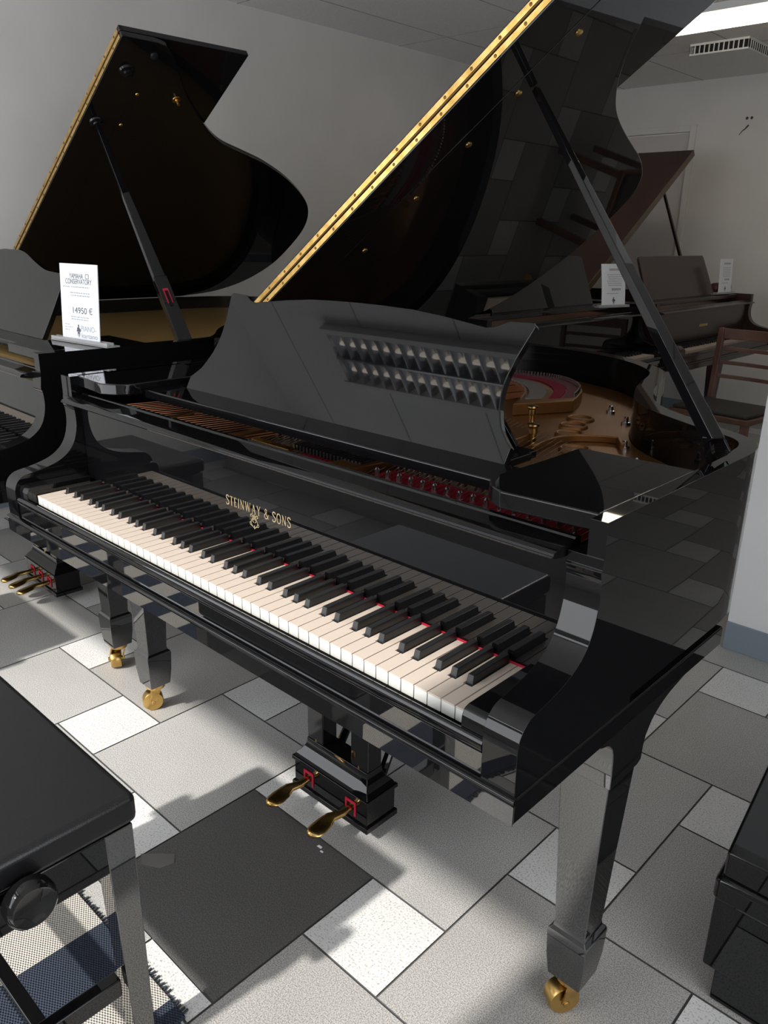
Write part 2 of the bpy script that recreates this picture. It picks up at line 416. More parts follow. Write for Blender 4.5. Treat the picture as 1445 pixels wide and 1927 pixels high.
def grand(P):
    """case, keyboard and lid of a grand piano; local x along the keys, y towards the tail"""
    a, zr, cl = P['a'], P['zr'], 0.6135
    xl, xr = cl - (0.6135 + a), cl + 0.6135 + a
    root = empty('grand_piano', P['loc'], P['rz'])
    LQ = P.get('mat', M['lacquer'])
    full = P['full']
    LP = M['lacquer_bright'] if LQ is M['lacquer'] else LQ
    # --- rim: outer outline runs from the treble front round the tail to the bass front
    out = P['outline']
    ths = [P['thick'](i, q) for i, q in enumerate(out)]
    inn = offset_path(out, ths)
    n = len(out)
    rim = MB()
    zb = P.get('rim_bottom', 0.66)
    v = [(q[0], q[1], zr) for q in out] + [(q[0], q[1], zr) for q in inn] + [(q[0], q[1], zb) for q in out] + [(q[0], q[1], zb) for q in inn]
    f = []
    for i in range(n - 1):
        f += [[i, i + 1, n + i + 1, n + i], [2 * n + i, 2 * n + i + 1, i + 1, i], [n + i, n + i + 1, 3 * n + i + 1, 3 * n + i], [3 * n + i, 3 * n + i + 1, 2 * n + i + 1, 2 * n + i]]
    f += [[0, n, 3 * n, 2 * n], [n - 1, 2 * n - 1, 4 * n - 1, 3 * n - 1]]
    rim.add(v, f)
    # lower ledge that follows the straight sides
    keyb = MB().box(xl - 0.003, xr + 0.003, -0.034, 0.60, 0.612, 0.648)
    keyb.build('keybed', LQ, root, 0.003, 2)
    # cove between rim and ledge plus the dark bottom of the case
    inner_plan = [q for q in offset_path(out, [0.012] * n)]
    MB().pz(inner_plan, 0.640, 0.664).build('case_bottom', M['lacquer_dull'], root)
    # --- arms
    zt = zr - 0.048
    cur = catmull([(-0.0315, 0.708), (-0.0305, 0.720), (-0.0265, 0.732), (-0.018, 0.742), (-0.005, 0.749), (0.03, 0.755), (0.06, 0.762), (0.085, 0.772), (0.105, 0.787),
                   (0.118, 0.805), (0.126, 0.827), (0.130, 0.852), (0.129, 0.880), (0.125, 0.893)], 5)
    arm = [(-0.030, 0.648)] + cur + [(0.128, zt - 0.014), (0.128, zt), (0.26, zt), (0.26, 0.648)]
    arms = MB()
    for x0, x1, e0, e1 in ((xr - 0.050, xr, xr - 0.024, xr), (xl, xl + 0.050, xl, xl + 0.024)):
        arms.px(arm, x0, x1)
    blk = MB().box(xr - 0.024, xr, 0.129, 0.26, zt - 0.02, zr).box(xl, xl + 0.024, 0.129, 0.26, zt - 0.02, zr)
    rim_o = rim.build('rim', LQ, root)
    for part in (arms, blk):
        t_o = part.build('tmp', LQ, root)
        bo = rim_o.modifiers.new('union', 'BOOLEAN'); bo.operation = 'UNION'; bo.solver = 'EXACT'; bo.object = t_o
        me = bpy.data.meshes.new_from_object(rim_o.evaluated_get(bpy.context.evaluated_depsgraph_get()))
        rim_o.modifiers.clear(); rim_o.data = me; bpy.data.objects.remove(t_o)
    for p_ in rim_o.data.polygons: p_.use_smooth = True
    rim_o.data.set_sharp_from_angle(angle=R(35))
    rim_o.data.name = 'rim'
    bv = rim_o.modifiers.new('bevel', 'BEVEL'); bv.width = 0.0022; bv.segments = 2; bv.limit_method = 'ANGLE'; bv.angle_limit = R(50); bv.harden_normals = True
    kb = [(-0.022, 0.655), (-0.022, 0.716)] + catmull([(-0.021, 0.720), (-0.017, 0.727), (-0.008, 0.730)], 4) + [(0.13, 0.730), (0.13, 0.655)]
    for x0, x1 in ((1.230, xr - 0.051), (xl + 0.051, -0.003)):
        MB().px(kb, x0, x1).build('key_block', LQ, root, 0.0015, 2)
    # --- key slip with its moulded nose
    ks = [(-0.0270, 0.646), (-0.0270, 0.684), (-0.004, 0.684), (-0.004, 0.646)]
    slip = MB().px(ks, xl + 0.052, xr - 0.052).build('key_slip', LP, root, 0.0006, 1)
    kn = [(-0.0275, 0.6842)] + catmull([(-0.0292, 0.688), (-0.0302, 0.692), (-0.0295, 0.6985), (-0.0255, 0.7030), (-0.0185, 0.7000), (-0.010, 0.6910), (-0.006, 0.6895)], 4) + [(-0.004, 0.6885), (-0.004, 0.6842)]
    MB().px(kn, xl + 0.052, xr - 0.052).build('slip_nosing', LQ, slip)
    nose = [(-0.030, 0.6405)] + catmull([(-0.0340, 0.6405), (-0.0354, 0.643), (-0.0372, 0.646), (-0.0362, 0.6490), (-0.0300, 0.6512)], 4)
    MB().px(nose, xl - 0.0035, xr + 0.0035).build('keybed_moulding', LQ, root)
    MB().px([(-0.0352, 0.612), (-0.0352, 0.640), (-0.0338, 0.640), (-0.0338, 0.612)], xl - 0.003, xr + 0.003).build('keybed_front', LP, root)
    # --- keyboard
    if full:
        add_keys(root)
    else:
        kbm = MB()
        for k, x in WH: kbm.box(x + 0.0006, x + KW - 0.0006, 0.0, 0.1405, KZ - 0.021, KZ, 0)
        for k, c in BK: kbm.box(c - 0.005, c + 0.005, 0.0525, 0.1405, KZ - 0.005, KZ + 0.0115, 1)
        kbm.build('keyboard', [M['ivory'], M['ebony']], root)
    MB().box(0.0, 1.227, 0.004, 0.139, 0.656, KZ - 0.0225).build('key_frame', M['void'], root)
    MB().box(-0.001, 1.228, 0.1412, 0.1440, 0.690, KZ + 0.0016).build('felt_strip', M['red_felt'], root)
    # --- fallboard and its rail
    fb = [(0.1455, 0.690), (0.1455, 0.897), (0.162, 0.897), (0.162, 0.690)]
    fall = MB().px(fb, xl + 0.052, xr - 0.052).build('fallboard', LQ, root)
    rl = [(0.097, 0.9035), (0.096, 0.906), (0.0985, 0.9075), (0.0985, 0.9095), (0.101, 0.911), (0.120, 0.9135), (0.148, 0.9165), (0.150, 0.9195), (0.157, 0.9205),
          (0.160, 0.917), (0.164, 0.917), (0.164, 0.8985), (0.126, 0.8985), (0.105, 0.9015)]
    dzr = zr - 0.957
    rl = [(y, z + dzr * 0.6) for y, z in rl]
    MB().px(rl, xl + 0.054 if full else xl + 0.03, xr - 0.052).build('fallboard_rail', LQ, root, 0.0006, 1)
    # --- legs on brass castors
    for lx, ly, ca in P['legs']:
        add_leg(root, lx, ly, LP, ca)
    return root, fall, (xl, xr)

def add_leg(root, lx, ly, LQ, ca=0.6):
    def ring(h, z): return [(lx - h, ly - h, z), (lx + h, ly - h, z), (lx + h, ly + h, z), (lx - h, ly + h, z)]
    hs = [(0.030, 0.086), (0.0345, 0.130), (0.0365, 0.180), (0.0350, 0.187), (0.0300, 0.192), (0.0285, 0.200), (0.034, 0.340), (0.0430, 0.560)]
    leg = MB(); vs = []; fs = []
    for h, z in hs: vs += ring(h, z)
    for k in range(len(hs) - 1):
        for i in range(4): fs.append([k * 4 + i, k * 4 + (i + 1) % 4, k * 4 + 4 + (i + 1) % 4, k * 4 + 4 + i])
    fs += [[3, 2, 1, 0], [len(hs) * 4 - 4 + i for i in range(4)]]
    leg.add(vs, fs)
    # bracket: arched shoulders between leg and case
    fr = ly - 0.043; bk = ly + 0.043
    br = [(fr - 0.055, 0.611)] + catmull([(fr - 0.045, 0.606), (fr - 0.018, 0.596), (fr - 0.004, 0.574), (fr, 0.535)], 4) + [(fr, 0.51), (bk, 0.51)]
    br += [(bk + 0.012, 0.515), (bk + 0.014, 0.540)] + catmull([(bk + 0.018, 0.555), (bk + 0.040, 0.580), (bk + 0.085, 0.599), (bk + 0.16, 0.611)], 4)
    leg.px(br, lx - 0.043, lx + 0.0435)
    o = leg.build('leg', LQ, root, 0.002, 2, 30)
    c, s = math.cos(ca), math.sin(ca)
    # castor: stem plate, fork and wheel
    cx, cy = lx - 0.012, ly - 0.005
    cm = MB().cyl((lx, ly, 0.074), (lx, ly, 0.0865), 0.026, 0.030, 20)
    w = Vector((c, s, 0)); 
    for sg in (-1, 1):
        q = Vector((cx, cy, 0.029)) + w * (0.0195 * sg); t = Vector((lx, ly, 0.078)) + w * (0.0195 * sg)
        e = Vector((-s, c, 0)) * 0.009
        d = w * 0.0022
        b = [q - e - d, q + e - d, q + e + d, q - e + d]; tt = [t - e * 1.6 - d, t + e * 1.6 - d, t + e * 1.6 + d, t - e * 1.6 + d]
        cm.hexa([tuple(k) for k in b], [tuple(k) for k in tt])
    cm.cyl(tuple(Vector((cx, cy, 0.029)) - w * 0.024), tuple(Vector((cx, cy, 0.029)) + w * 0.024), 0.006, n=12)
    ca_o = cm.build('castor', M['brass'], o, 0.0008, 1)
    wh = MB().lathe([(-0.0155, 0.020), (-0.0155, 0.0265), (-0.012, 0.0285), (0.012, 0.0285), (0.0155, 0.0265), (0.0155, 0.020)], (cx, cy, 0.0286), tuple(w), 28)
    wh.build('castor_wheel', M['brass_dark'], o)
    return o

def lid(root, P, xl, outline_u, yh, fw, umax, ang, mat_, flap=True, hinge=True, t=0.018):
    zr = P['zr']; ca, sa = math.cos(ang), math.sin(ang)
    L = lambda u, y, o: (xl + u * ca - o * sa, y, zr + 0.0006 + u * sa + o * ca)
    MB().prism(outline_u, lambda q: L(q[0], q[1], 0), lambda q: L(q[0], q[1], t)).build('lid', mat_, root, 0.0025, 2)
    if flap:
        fl_ = [(0.0, yh), (umax, yh), (umax, yh + fw), (0.0, yh + fw)]
        MB().prism(fl_, lambda q: L(q[0], q[1], t + 0.0006), lambda q: L(q[0], q[1], 2 * t + 0.0006)).build('lid_flap', mat_, root, 0.0025, 2)
    if hinge:
        h = MB()
        for o0, o1 in ((0.0042, 0.0150), (0.0222, 0.0330)):
            pts = [L(0.03, yh, o0), L(umax - 0.012, yh, o0), L(umax - 0.012, yh, o1), L(0.03, yh, o1)]
            h.add([(q[0], yh - 0.0012, q[2]) for q in pts] + [(q[0], yh + 0.001, q[2]) for q in pts],
                  [[0, 1, 2, 3], [7, 6, 5, 4], [0, 4, 5, 1], [1, 5, 6, 2], [2, 6, 7, 3], [3, 7, 4, 0]])
        A = L(0.03, yh - 0.001, 0.0188); B = L(umax - 0.012, yh - 0.001, 0.0188)
        ho = h.build('lid_hinge', M['brass'], root)
        MB().cyl(A, B, 0.0022, n=10).build('hinge_pin', M['dark_brass'], ho)  # pin coloured dark to read as the gap between the leaves
        sm = None
        for k in range(19):
            for o_, du in ((0.0096, 0.0), (0.0276, 0.022)):
                u = 0.06 + k * (umax - 0.12) / 18 + du
                if u > umax - 0.02: continue
                c = L(u, yh - 0.0012, o_)
                if sm is None:
                    so = MB().lathe([(0, 0.0034), (0.0008, 0.0030), (0.0013, 0.0015)], (0, 0, 0), (0, -1, 0), 10).build('hinge_screw', M['dark_brass'], ho)
                    sm = so
                else: so = link_copy(sm, ho)
                so.location = c
    return L

def add_lyre(root, cx, pedals, LQ, w=0.125, y0=0.307):
    ly = empty('pedal_lyre', (0, 0, 0)); ly.parent = root
    base = MB()
    base.box(cx - w, cx + w, y0, y0 + 0.10, 0.030, 0.044)
    base.box(cx - w + 0.005, cx + w - 0.005, y0 + 0.005, y0 + 0.095, 0.044, 0.104)
    base.box(cx - w, cx + w, y0, y0 + 0.10, 0.104, 0.114)
    lv = []; fs = []
    prof = catmull([(0.003, 0.114), (0.010, 0.126), (0.019, 0.136), (0.0255, 0.150), (0.026, 0.163)], 3)
    for i_, z in prof: lv += [(cx - w + i_, y0 + i_, z), (cx + w - i_, y0 + i_, z), (cx + w - i_, y0 + 0.10 - i_, z), (cx - w + i_, y0 + 0.10 - i_, z)]
    K = len(prof)
    for k in range(K - 1):
        for i in range(4): fs.append([k * 4 + i, k * 4 + (i + 1) % 4, k * 4 + 4 + (i + 1) % 4, k * 4 + 4 + i])
    fs += [[3, 2, 1, 0], [K * 4 - 4 + i for i in range(4)]]
    base.add(lv, fs)
    base.build('lyre_box', LQ, ly, 0.0015, 2)
    for sx in (-1, 1):
        x = cx + sx * (w - 0.053)
        MB().box(x - 0.027, x + 0.027, y0 + 0.028, y0 + 0.072, 0.162, 0.56).box(x - 0.032, x + 0.032, y0 + 0.024, y0 + 0.076, 0.54, 0.614).build('lyre_post', LQ, ly, 0.003, 2)
        MB().tube([(x, y0 + 0.10, 0.10), (cx + sx * (w - 0.07), y0 + 0.40, 0.61)], 0.011, 10).build('brace', LQ, ly)
    for k, px in enumerate(pedals):
        MB().tube([(px, y0 + 0.03, 0.16), (px, y0 + 0.05, 0.30), (px, y0 + 0.05, 0.61)], 0.0035, 8).build('pedal_rod', M['brass_dark'], ly)
        # pedal: a foot-shaped brass lever
        pm = MB(); sec = []
        for s_, hw, z in ((0.02, 0.009, 0.074), (0.0, 0.009, 0.073), (-0.025, 0.010, 0.072), (-0.045, 0.014, 0.068), (-0.062, 0.020, 0.063), (-0.080, 0.022, 0.060), (-0.095, 0.020, 0.0585), (-0.105, 0.013, 0.058), (-0.1095, 0.005, 0.0575)):
            sec.append((s_, hw, z))
        vs = []; n = 10
        for s_, hw, z in sec:
            for i in range(n):
                t = 2 * math.pi * i / n
                vs.append((px - 0.012 * (s_ < -0.04) + hw * math.cos(t), y0 + s_, z + 0.0075 * min(1, hw / 0.010) * math.sin(t)))
        fs = []
        for q in range(len(sec) - 1):
            for i in range(n): fs.append([q * n + i, q * n + (i + 1) % n, q * n + n + (i + 1) % n, q * n + n + i])
        fs += [list(range(n))[::-1], [(len(sec) - 1) * n + i for i in range(n)]]
        pm.add(vs, fs)
        po_ = pm.build('pedal', M['brass'], ly, ang=60)
        MB().box(px - 0.016, px + 0.016, y0 + 0.0025, y0 + 0.0055, 0.086, 0.092).box(px + 0.012, px + 0.016, y0 + 0.0025, y0 + 0.0055, 0.056, 0.086).box(px - 0.016, px - 0.012, y0 + 0.0025, y0 + 0.0055, 0.056, 0.086).build('pedal_felt', M['red_felt'], ly)
    return ly

def desk_panel(root, outline, y0, z0, phi, t, mat_, name='music_desk'):
    s_, c_ = math.sin(phi), math.cos(phi)
    f0 = lambda q: (0.6135 + q[0], y0 + q[1] * s_, z0 + q[1] * c_)
    f1 = lambda q: (0.6135 + q[0], y0 + q[1] * s_ + t * c_, z0 + q[1] * c_ - t * s_)
    return MB().prism(outline, f0, f1).build(name, mat_, root, 0.002, 2)

# ================================================================== the near piano
A1 = 0.0933
xr1, xl1 = 1.227 + A1, -A1
right = [(xr1, 0.131), (xr1, 0.25), (xr1, 0.40), (xr1, 0.56)]
bend = [(1.3195, 0.600), (1.315, 0.640), (1.300, 0.680), (1.272, 0.712), (1.235, 0.737), (1.195, 0.760), (1.142, 0.791), (1.090, 0.825), (1.045, 0.862), (1.000, 0.922), (0.955, 1.015),
        (0.921, 1.110), (0.893, 1.205), (0.869, 1.265), (0.838, 1.315), (0.795, 1.362), (0.730, 1.415), (0.640, 1.468), (0.530, 1.505), (0.410, 1.520), (0.290, 1.515),
        (0.180, 1.490), (0.080, 1.440), (0.000, 1.365), (-0.055, 1.265), (-0.085, 1.150), (xl1, 1.00)]
left = [(xl1, 0.75), (xl1, 0.40), (xl1, 0.131)]
ow = right + catmull([right[-1]] + bend, 4)[1:] + left
def th1(i, q):
    if q[0] > 1.31 and q[1] < 0.57: return 0.021
    if q[0] > 1.25 and q[1] < 0.75: return 0.030
    return 0.040
smooth_th = [th1(i, q) for i, q in enumerate(ow)]
for _ in range(6): smooth_th = [smooth_th[0]] + [(smooth_th[i - 1] + smooth_th[i] + smooth_th[i + 1]) / 3 for i in range(1, len(smooth_th) - 1)] + [smooth_th[-1]]
P1 = dict(a=A1, zr=0.957, loc=(0, 0, 0), rz=0.0, outline=ow, thick=lambda i, q: smooth_th[i], full=True,
          legs=[(1.277, 0.276, -0.6), (-0.050, 0.276, -0.45), (0.42, 1.28, 0.2)])
piano, fallb, (xl_, xr_) = grand(P1)
tag(piano, 'open black lacquered grand piano in front with gold lettering on its fallboard', 'piano', None)

# lettering on the fallboard: serif capitals drawn with thick and thin strokes
GL = {
 'S': (0.52, [([(.46, .80), (.44, .95), (.26, 1.0), (.08, .92), (.06, .74), (.18, .60), (.36, .48), (.48, .32), (.46, .12), (.28, 0), (.08, .04), (.05, .22)], .10)]),
 'T': (0.62, [([(.31, 0), (.31, 1)], .11), ([(.02, .98), (.60, .98)], .05), ([(.03, .84), (.03, 1)], .04), ([(.59, .84), (.59, 1)], .04), ([(.20, .01), (.42, .01)], .04)]),
 'E': (0.54, [([(.12, 0), (.12, 1)], .11), ([(.12, .98), (.48, .98)], .05), ([(.12, .52), (.40, .52)], .05), ([(.12, .02), (.50, .02)], .05), ([(.49, .02), (.50, .18)], .04), ([(.47, .84), (.47, 1)], .04)]),
 'I': (0.26, [([(.13, 0), (.13, 1)], .11), ([(.02, .99), (.24, .99)], .04), ([(.02, .01), (.24, .01)], .04)]),
 'N': (0.72, [([(.10, 0), (.10, 1)], .05), ([(.10, 1), (.60, 0)], .11), ([(.60, 0), (.60, 1)], .05), ([(.0, .99), (.14, .99)], .04), ([(.50, .99), (.70, .99)], .04), ([(.0, .01), (.20, .01)], .04)]),
 'W': (1.0, [([(.08, 1), (.28, 0)], .10), ([(.28, 0), (.48, .95)], .05), ([(.46, 1), (.68, 0)], .10), ([(.68, 0), (.90, 1)], .05), ([(.0, .99), (.18, .99)], .04), ([(.82, .99), (.98, .99)], .04)]),
 'A': (0.72, [([(.08, 0), (.36, 1)], .05), ([(.34, 1), (.62, 0)], .11), ([(.18, .34), (.54, .34)], .04), ([(.0, .01), (.18, .01)], .04), ([(.52, .01), (.72, .01)], .04)]),
 'Y': (0.66, [([(.06, 1), (.34, .46)], .10), ([(.34, .46), (.60, 1)], .05), ([(.33, 0), (.33, .5)], .11), ([(.0, .99), (.18, .99)], .04), ([(.50, .99), (.68, .99)], .04), ([(.22, .01), (.44, .01)], .04)]),
 'O': (0.72, [([(.36, 1), (.14, .88), (.06, .5), (.14, .12), (.36, 0), (.58, .12), (.66, .5), (.58, .88), (.36, 1)], .09)]),
 '&': (0.78, [([(.70, .42), (.60, .16), (.40, .0), (.16, .03), (.05, .22), (.14, .42), (.36, .56), (.44, .76), (.36, .95), (.22, .95), (.16, .78), (.26, .58), (.52, .22), (.72, .02)], .08)]),
 ' ': (0.30, []),
}
def stroke(mb, pts, w, fn):
    if len(pts) > 2: pts = catmull([(q[0], q[1]) for q in pts], 5)
    n = len(pts); vs = []
    for i in range(n):
        p_, q_ = pts[max(i - 1, 0)], pts[min(i + 1, n - 1)]
        dx, dy = q_[0] - p_[0], q_[1] - p_[1]; l_ = math.hypot(dx, dy) or 1
        vs += [fn(pts[i][0] - dy / l_ * w / 2, pts[i][1] + dx / l_ * w / 2), fn(pts[i][0] + dy / l_ * w / 2, pts[i][1] - dx / l_ * w / 2)]
    mb.add(vs, [[2 * i, 2 * i + 1, 2 * i + 3, 2 * i + 2] for i in range(n - 1)])
word = 'STEINWAY & SONS'
total = sum(GL[c][0] + 0.16 for c in word) - 0.16
lt = MB(); cur = 0.0; sxw = 0.191 / total
for c in word:
    for pts, w in GL[c][1]:
        stroke(lt, pts, w, lambda x, y, cur=cur: (0.5195 + (cur + x) * sxw, 0.14515, 0.7835 + y * 0.0185))
    cur += GL[c][0] + 0.16
lt.build('maker_lettering', M['gold'], fallb)
em = MB()
EX, EZ = 0.6055, 0.7685
def ef(x, y): return (EX + x * 0.0135, 0.14515, EZ + y * 0.0130)
for s in (-1, 1):
    stroke(em, [(s * .10, -1.0), (s * .55, -.62), (s * .72, -.2), (s * .50, .25), (s * .30, .62), (s * .42, .95), (s * .72, .98), (s * .80, .72), (s * .62, .62)], .10, ef)
    stroke(em, [(s * .50, -.75), (s * .92, -.62), (s * .95, -.30), (s * .70, -.22)], .09, ef)
    stroke(em, [(s * .10, -.2), (s * .34, .02), (s * .28, .34), (s * .06, .40)], .09, ef)
    stroke(em, [(s * .16, .95), (s * .10, .55), (s * .16, .2)], .07, ef)
stroke(em, [(0, -1.15), (0, -.6)], .16, ef); stroke(em, [(0, .3), (0, 1.1)], .10, ef)
stroke(em, [(-.5, .72), (.5, .72)], .09, ef)
em.build('lyre_emblem', M['gold'], fallb)

# lid, hinge, bumpers
LA1 = R(34.8)
U1 = 1.428
lo = [(0.0, 0.575), (U1, 0.575), (U1, 0.64)] + catmull([(1.420, 0.69), (1.385, 0.735), (1.31, 0.785), (1.235, 0.843), (1.169, 0.899), (1.136, 0.934), (1.111, 0.962), (1.084, 0.9985), (1.053, 1.047), (1.024, 1.105),
      (0.987, 1.20), (0.945, 1.325), (0.920, 1.40), (0.882, 1.485), (0.840, 1.55), (0.774, 1.610), (0.673, 1.655), (0.534, 1.695), (0.412, 1.710), (0.290, 1.705), (0.200, 1.682), (0.114, 1.630), (0.045, 1.53), (0.01, 1.42), (0.0, 1.30)], 4)
LF = lid(piano, P1, xl_, lo, 0.575, 0.455, U1, LA1, M['lacquer'])
MB().prism([(0.02, 0.6785), (1.415, 0.6785), (1.415, 0.6815), (0.02, 0.6815)], lambda q: LF(q[0], q[1], -0.0012), lambda q: LF(q[0], q[1], 0.0015)).build('lid_line', M['lacquer'], piano, 0.0005, 2)  # thin raised strip stands in for a line in the lid's reflection
for u, y in ((1.173, 0.706), (1.023, 0.708), (0.877, 0.714), (0.70, 0.72), (0.50, 0.725)):
    c = LF(u, y, 0.0); d = Vector(LF(0, 0, -1)) - Vector(LF(0, 0, 0))
    MB().lathe([(0, 0.0075), (0.002, 0.0072), (0.0035, 0.003)], c, tuple(d), 16).build('lid_button', M['brass_dark'], piano)
# prop stick
tp = Vector(LF(1.044, 0.737, -0.004)); bt = Vector((1.284, 0.530, 0.982))
def bar(mb, a_, b_, w0, d0, w1, d1, side):
    a_ = Vector(a_); b_ = Vector(b_); d = (b_ - a_).normalized(); s_ = (Vector(side) - d * d.dot(Vector(side))).normalized(); q_ = d.cross(s_)
    mb.hexa([tuple(a_ + s_ * i * w0 + q_ * j * d0) for i, j in ((-1, -1), (1, -1), (1, 1), (-1, 1))], [tuple(b_ + s_ * i * w1 + q_ * j * d1) for i, j in ((-1, -1), (1, -1), (1, 1), (-1, 1))])
pm = MB()
side = (0.0, 1.0, 0.25)
bar(pm, bt, tp, 0.0145, 0.010, 0.0065, 0.006, side)
prop = pm.build('lid_prop', M['lacquer'], piano, 0.002, 2)
sp = MB(); dv = (tp - bt).normalized(); sd = Vector(side); sd = (sd - dv * dv.dot(sd)).normalized(); qd = dv.cross(sd)
f0 = bt + dv * 0.06 + sd * 0.0125; f1 = bt - dv * 0.022 + sd * 0.020
bar(sp, tuple(f1), tuple(f0), 0.002, 0.004, 0.0035, 0.009, tuple(sd))
sp.build('prop_tip', M['lacquer'], prop, 0.001, 2)
sp = MB(); b2_ = bt - sd * 0.010 + dv * 0.012; e2_ = Vector((1.286, 0.560, 0.900))
bar(sp, tuple(e2_), tuple(b2_), 0.0065, 0.006, 0.0065, 0.006, side)
sp.build('prop_foot', M['lacquer'], prop, 0.0015, 2)

# music shelf, side boards and desk
MB().box(0.130, 1.105, 0.214, 0.300, 0.9235, 0.9430).build('desk_shelf', M['lacquer'], piano, 0.003, 2)
MB().box(0.20, 1.03, 0.40, 0.425, 0.925, 0.938).box(0.20, 0.225, 0.298, 0.402, 0.925, 0.938).box(1.005, 1.035, 0.298, 0.402, 0.925, 0.938).build('desk_frame', M['lacquer'], piano, 0.002, 2)
for sx in (1, -1):
    X = lambda x, sx=sx: x if sx > 0 else 1.227 - x
    pl = [(X(x), y) for x, y in catmull([(1.108, 0.40), (1.108, 0.30), (1.105, 0.21), (1.110, 0.178), (1.128, 0.155), (1.156, 0.140)], 4)] + [(X(1.283), 0.152), (X(1.297), 0.152), (X(1.298), 0.436), (X(1.108), 0.428)]
    MB().pz(pl, 0.932, 0.957).build('side_board', M['lacquer'], piano, 0.003, 2)
half = [(0.0, 0.2515), (0.065, 0.251), (0.14, 0.2488), (0.21, 0.2425), (0.27, 0.235), (0.312, 0.2295)]
dk = half + [(0.330, 0.2325), (0.354, 0.245)] + [(0.400, 0.246), (0.406, 0.240)] + [(0.394, 0.193), (0.391, 0.180)] + catmull([(0.391, 0.177), (0.387, 0.145), (0.390, 0.115), (0.398, 0.090), (0.412, 0.064), (0.430, 0.046)], 3) + [(0.440, 0.038), (0.4395, 0.004), (0.434, 0.0)]
outl = dk + [(-x, y) for x, y in dk[::-1][:-1]]
D1 = desk_panel(piano, outl, 0.290, 0.935, R(29), 0.015, M['lacquer'])
for s in (-1, 1):
    bm_ = MB(); bar(bm_, (0.6135 + s * 0.33, 0.365, 1.045), (0.6135 + s * 0.38, 0.405, 0.940), 0.012, 0.004, 0.012, 0.004, (1, 0, 0))
    bm_.build('desk_stay', M['lacquer'], piano, 0.001, 1)

# interior: iron plate, strings, felts
inn = offset_path(ow, [0.041 if q[1] > 0.14 else 0.05 for q in ow])
inn = [q for q in inn if q[1] > 0.2]
ip = [(1.296, 0.205)] + inn + [(-0.05, 0.205)]
MB().pz(ip, 0.850, 0.866).build('iron_plate', M['plate'], piano)
for x, y in ((0.794, 0.986), (0.823, 0.905), (0.860, 0.827), (0.939, 0.715)):
    r_ = MB().lathe([(0.0, 0.034), (0.005, 0.0325), (0.0075, 0.0295), (0.0070, 0.0265), (0.001, 0.022)], (x, y, 0.866), (0, 0, 1), 28)
    r_.build('plate_hole_rim', M['plate'], piano)
    MB().cyl((x, y, 0.8665), (x, y, 0.8685), 0.0225, n=24).build('plate_hole', M['plate'], piano)
st = MB()
for path, w, h in (([(0.74, 0.22), (0.78, 0.45), (0.820, 0.62), (0.800, 0.73)], 0.060, 0.024), ([(0.885, 0.640), (0.876, 0.720), (0.892, 0.780), (0.935, 0.822), (0.972, 0.838)], 0.010, 0.016), ([(0.972, 0.838), (1.005, 0.790)], 0.010, 0.016), ([(0.44, 0.22), (0.40, 0.7), (0.32, 1.25)], 0.016, 0.028), ([(0.20, 0.22), (0.15, 0.8)], 0.014, 0.024)):
    pp = catmull(path, 5)
    L_ = offset_path(pp, [w / 2] * len(pp)); R_ = offset_path(pp, [-w / 2] * len(pp))
    st.pz(L_ + R_[::-1], 0.8655, 0.866 + h)
st.build('plate_strut', M['plate'], piano, 0.003, 2)
# raised hitch crescent for the bass strings
cr_o = catmull([(0.36, 1.235), (0.43, 1.285), (0.52, 1.305), (0.60, 1.275), (0.67, 1.205), (0.71, 1.120), (0.735, 1.050)], 5)
cr_i = catmull([(0.30, 1.10), (0.40, 1.15), (0.49, 1.135), (0.55, 1.085), (0.59, 1.035), (0.62, 0.985), (0.655, 0.90)], 5)
MB().pz(cr_o + cr_i[::-1], 0.866, 0.897).build('hitch_plate', M['plate'], piano, 0.003, 2)
def band(f0, f1, z0, z1, m_, name):
    a_ = [(cr_i[i][0] + (cr_o[i][0] - cr_i[i][0]) * f0, cr_i[i][1] + (cr_o[i][1] - cr_i[i][1]) * f0) for i in range(len(cr_o))]
    b_ = [(cr_i[i][0] + (cr_o[i][0] - cr_i[i][0]) * f1, cr_i[i][1] + (cr_o[i][1] - cr_i[i][1]) * f1) for i in range(len(cr_o))]
    return MB().pz(b_[:-3] + a_[:-3][::-1], z0, z1).build(name, m_, piano)
band(0.52, 0.72, 0.897, 0.9005, M['dark_red'], 'hitch_felt')
band(0.74, 0.93, 0.897, 0.8990, M['mauve'], 'hitch_cloth')
band(0.12, 0.40, 0.897, 0.8995, M['grey_felt'], 'bridge_felt')
pins = MB()
for i in range(0, len(cr_o) - 3):
    for f_, h_ in ((0.95, 0.012), (0.06, 0.007)):
        x = cr_i[i][0] + (cr_o[i][0] - cr_i[i][0]) * f_; y = cr_i[i][1] + (cr_o[i][1] - cr_i[i][1]) * f_
        pins.cyl((x, y, 0.896), (x, y, 0.897 + h_), 0.0028, n=8)
        if i + 1 < len(cr_o) - 3:
            x2 = (x + cr_i[i + 1][0] + (cr_o[i + 1][0] - cr_i[i + 1][0]) * f_) / 2; y2 = (y + cr_i[i + 1][1] + (cr_o[i + 1][1] - cr_i[i + 1][1]) * f_) / 2
            pins.cyl((x2, y2, 0.896), (x2, y2, 0.897 + h_), 0.0028, n=8)
pins.build('hitch_pin', M['steel'], piano)['kind'] = 'stuff'
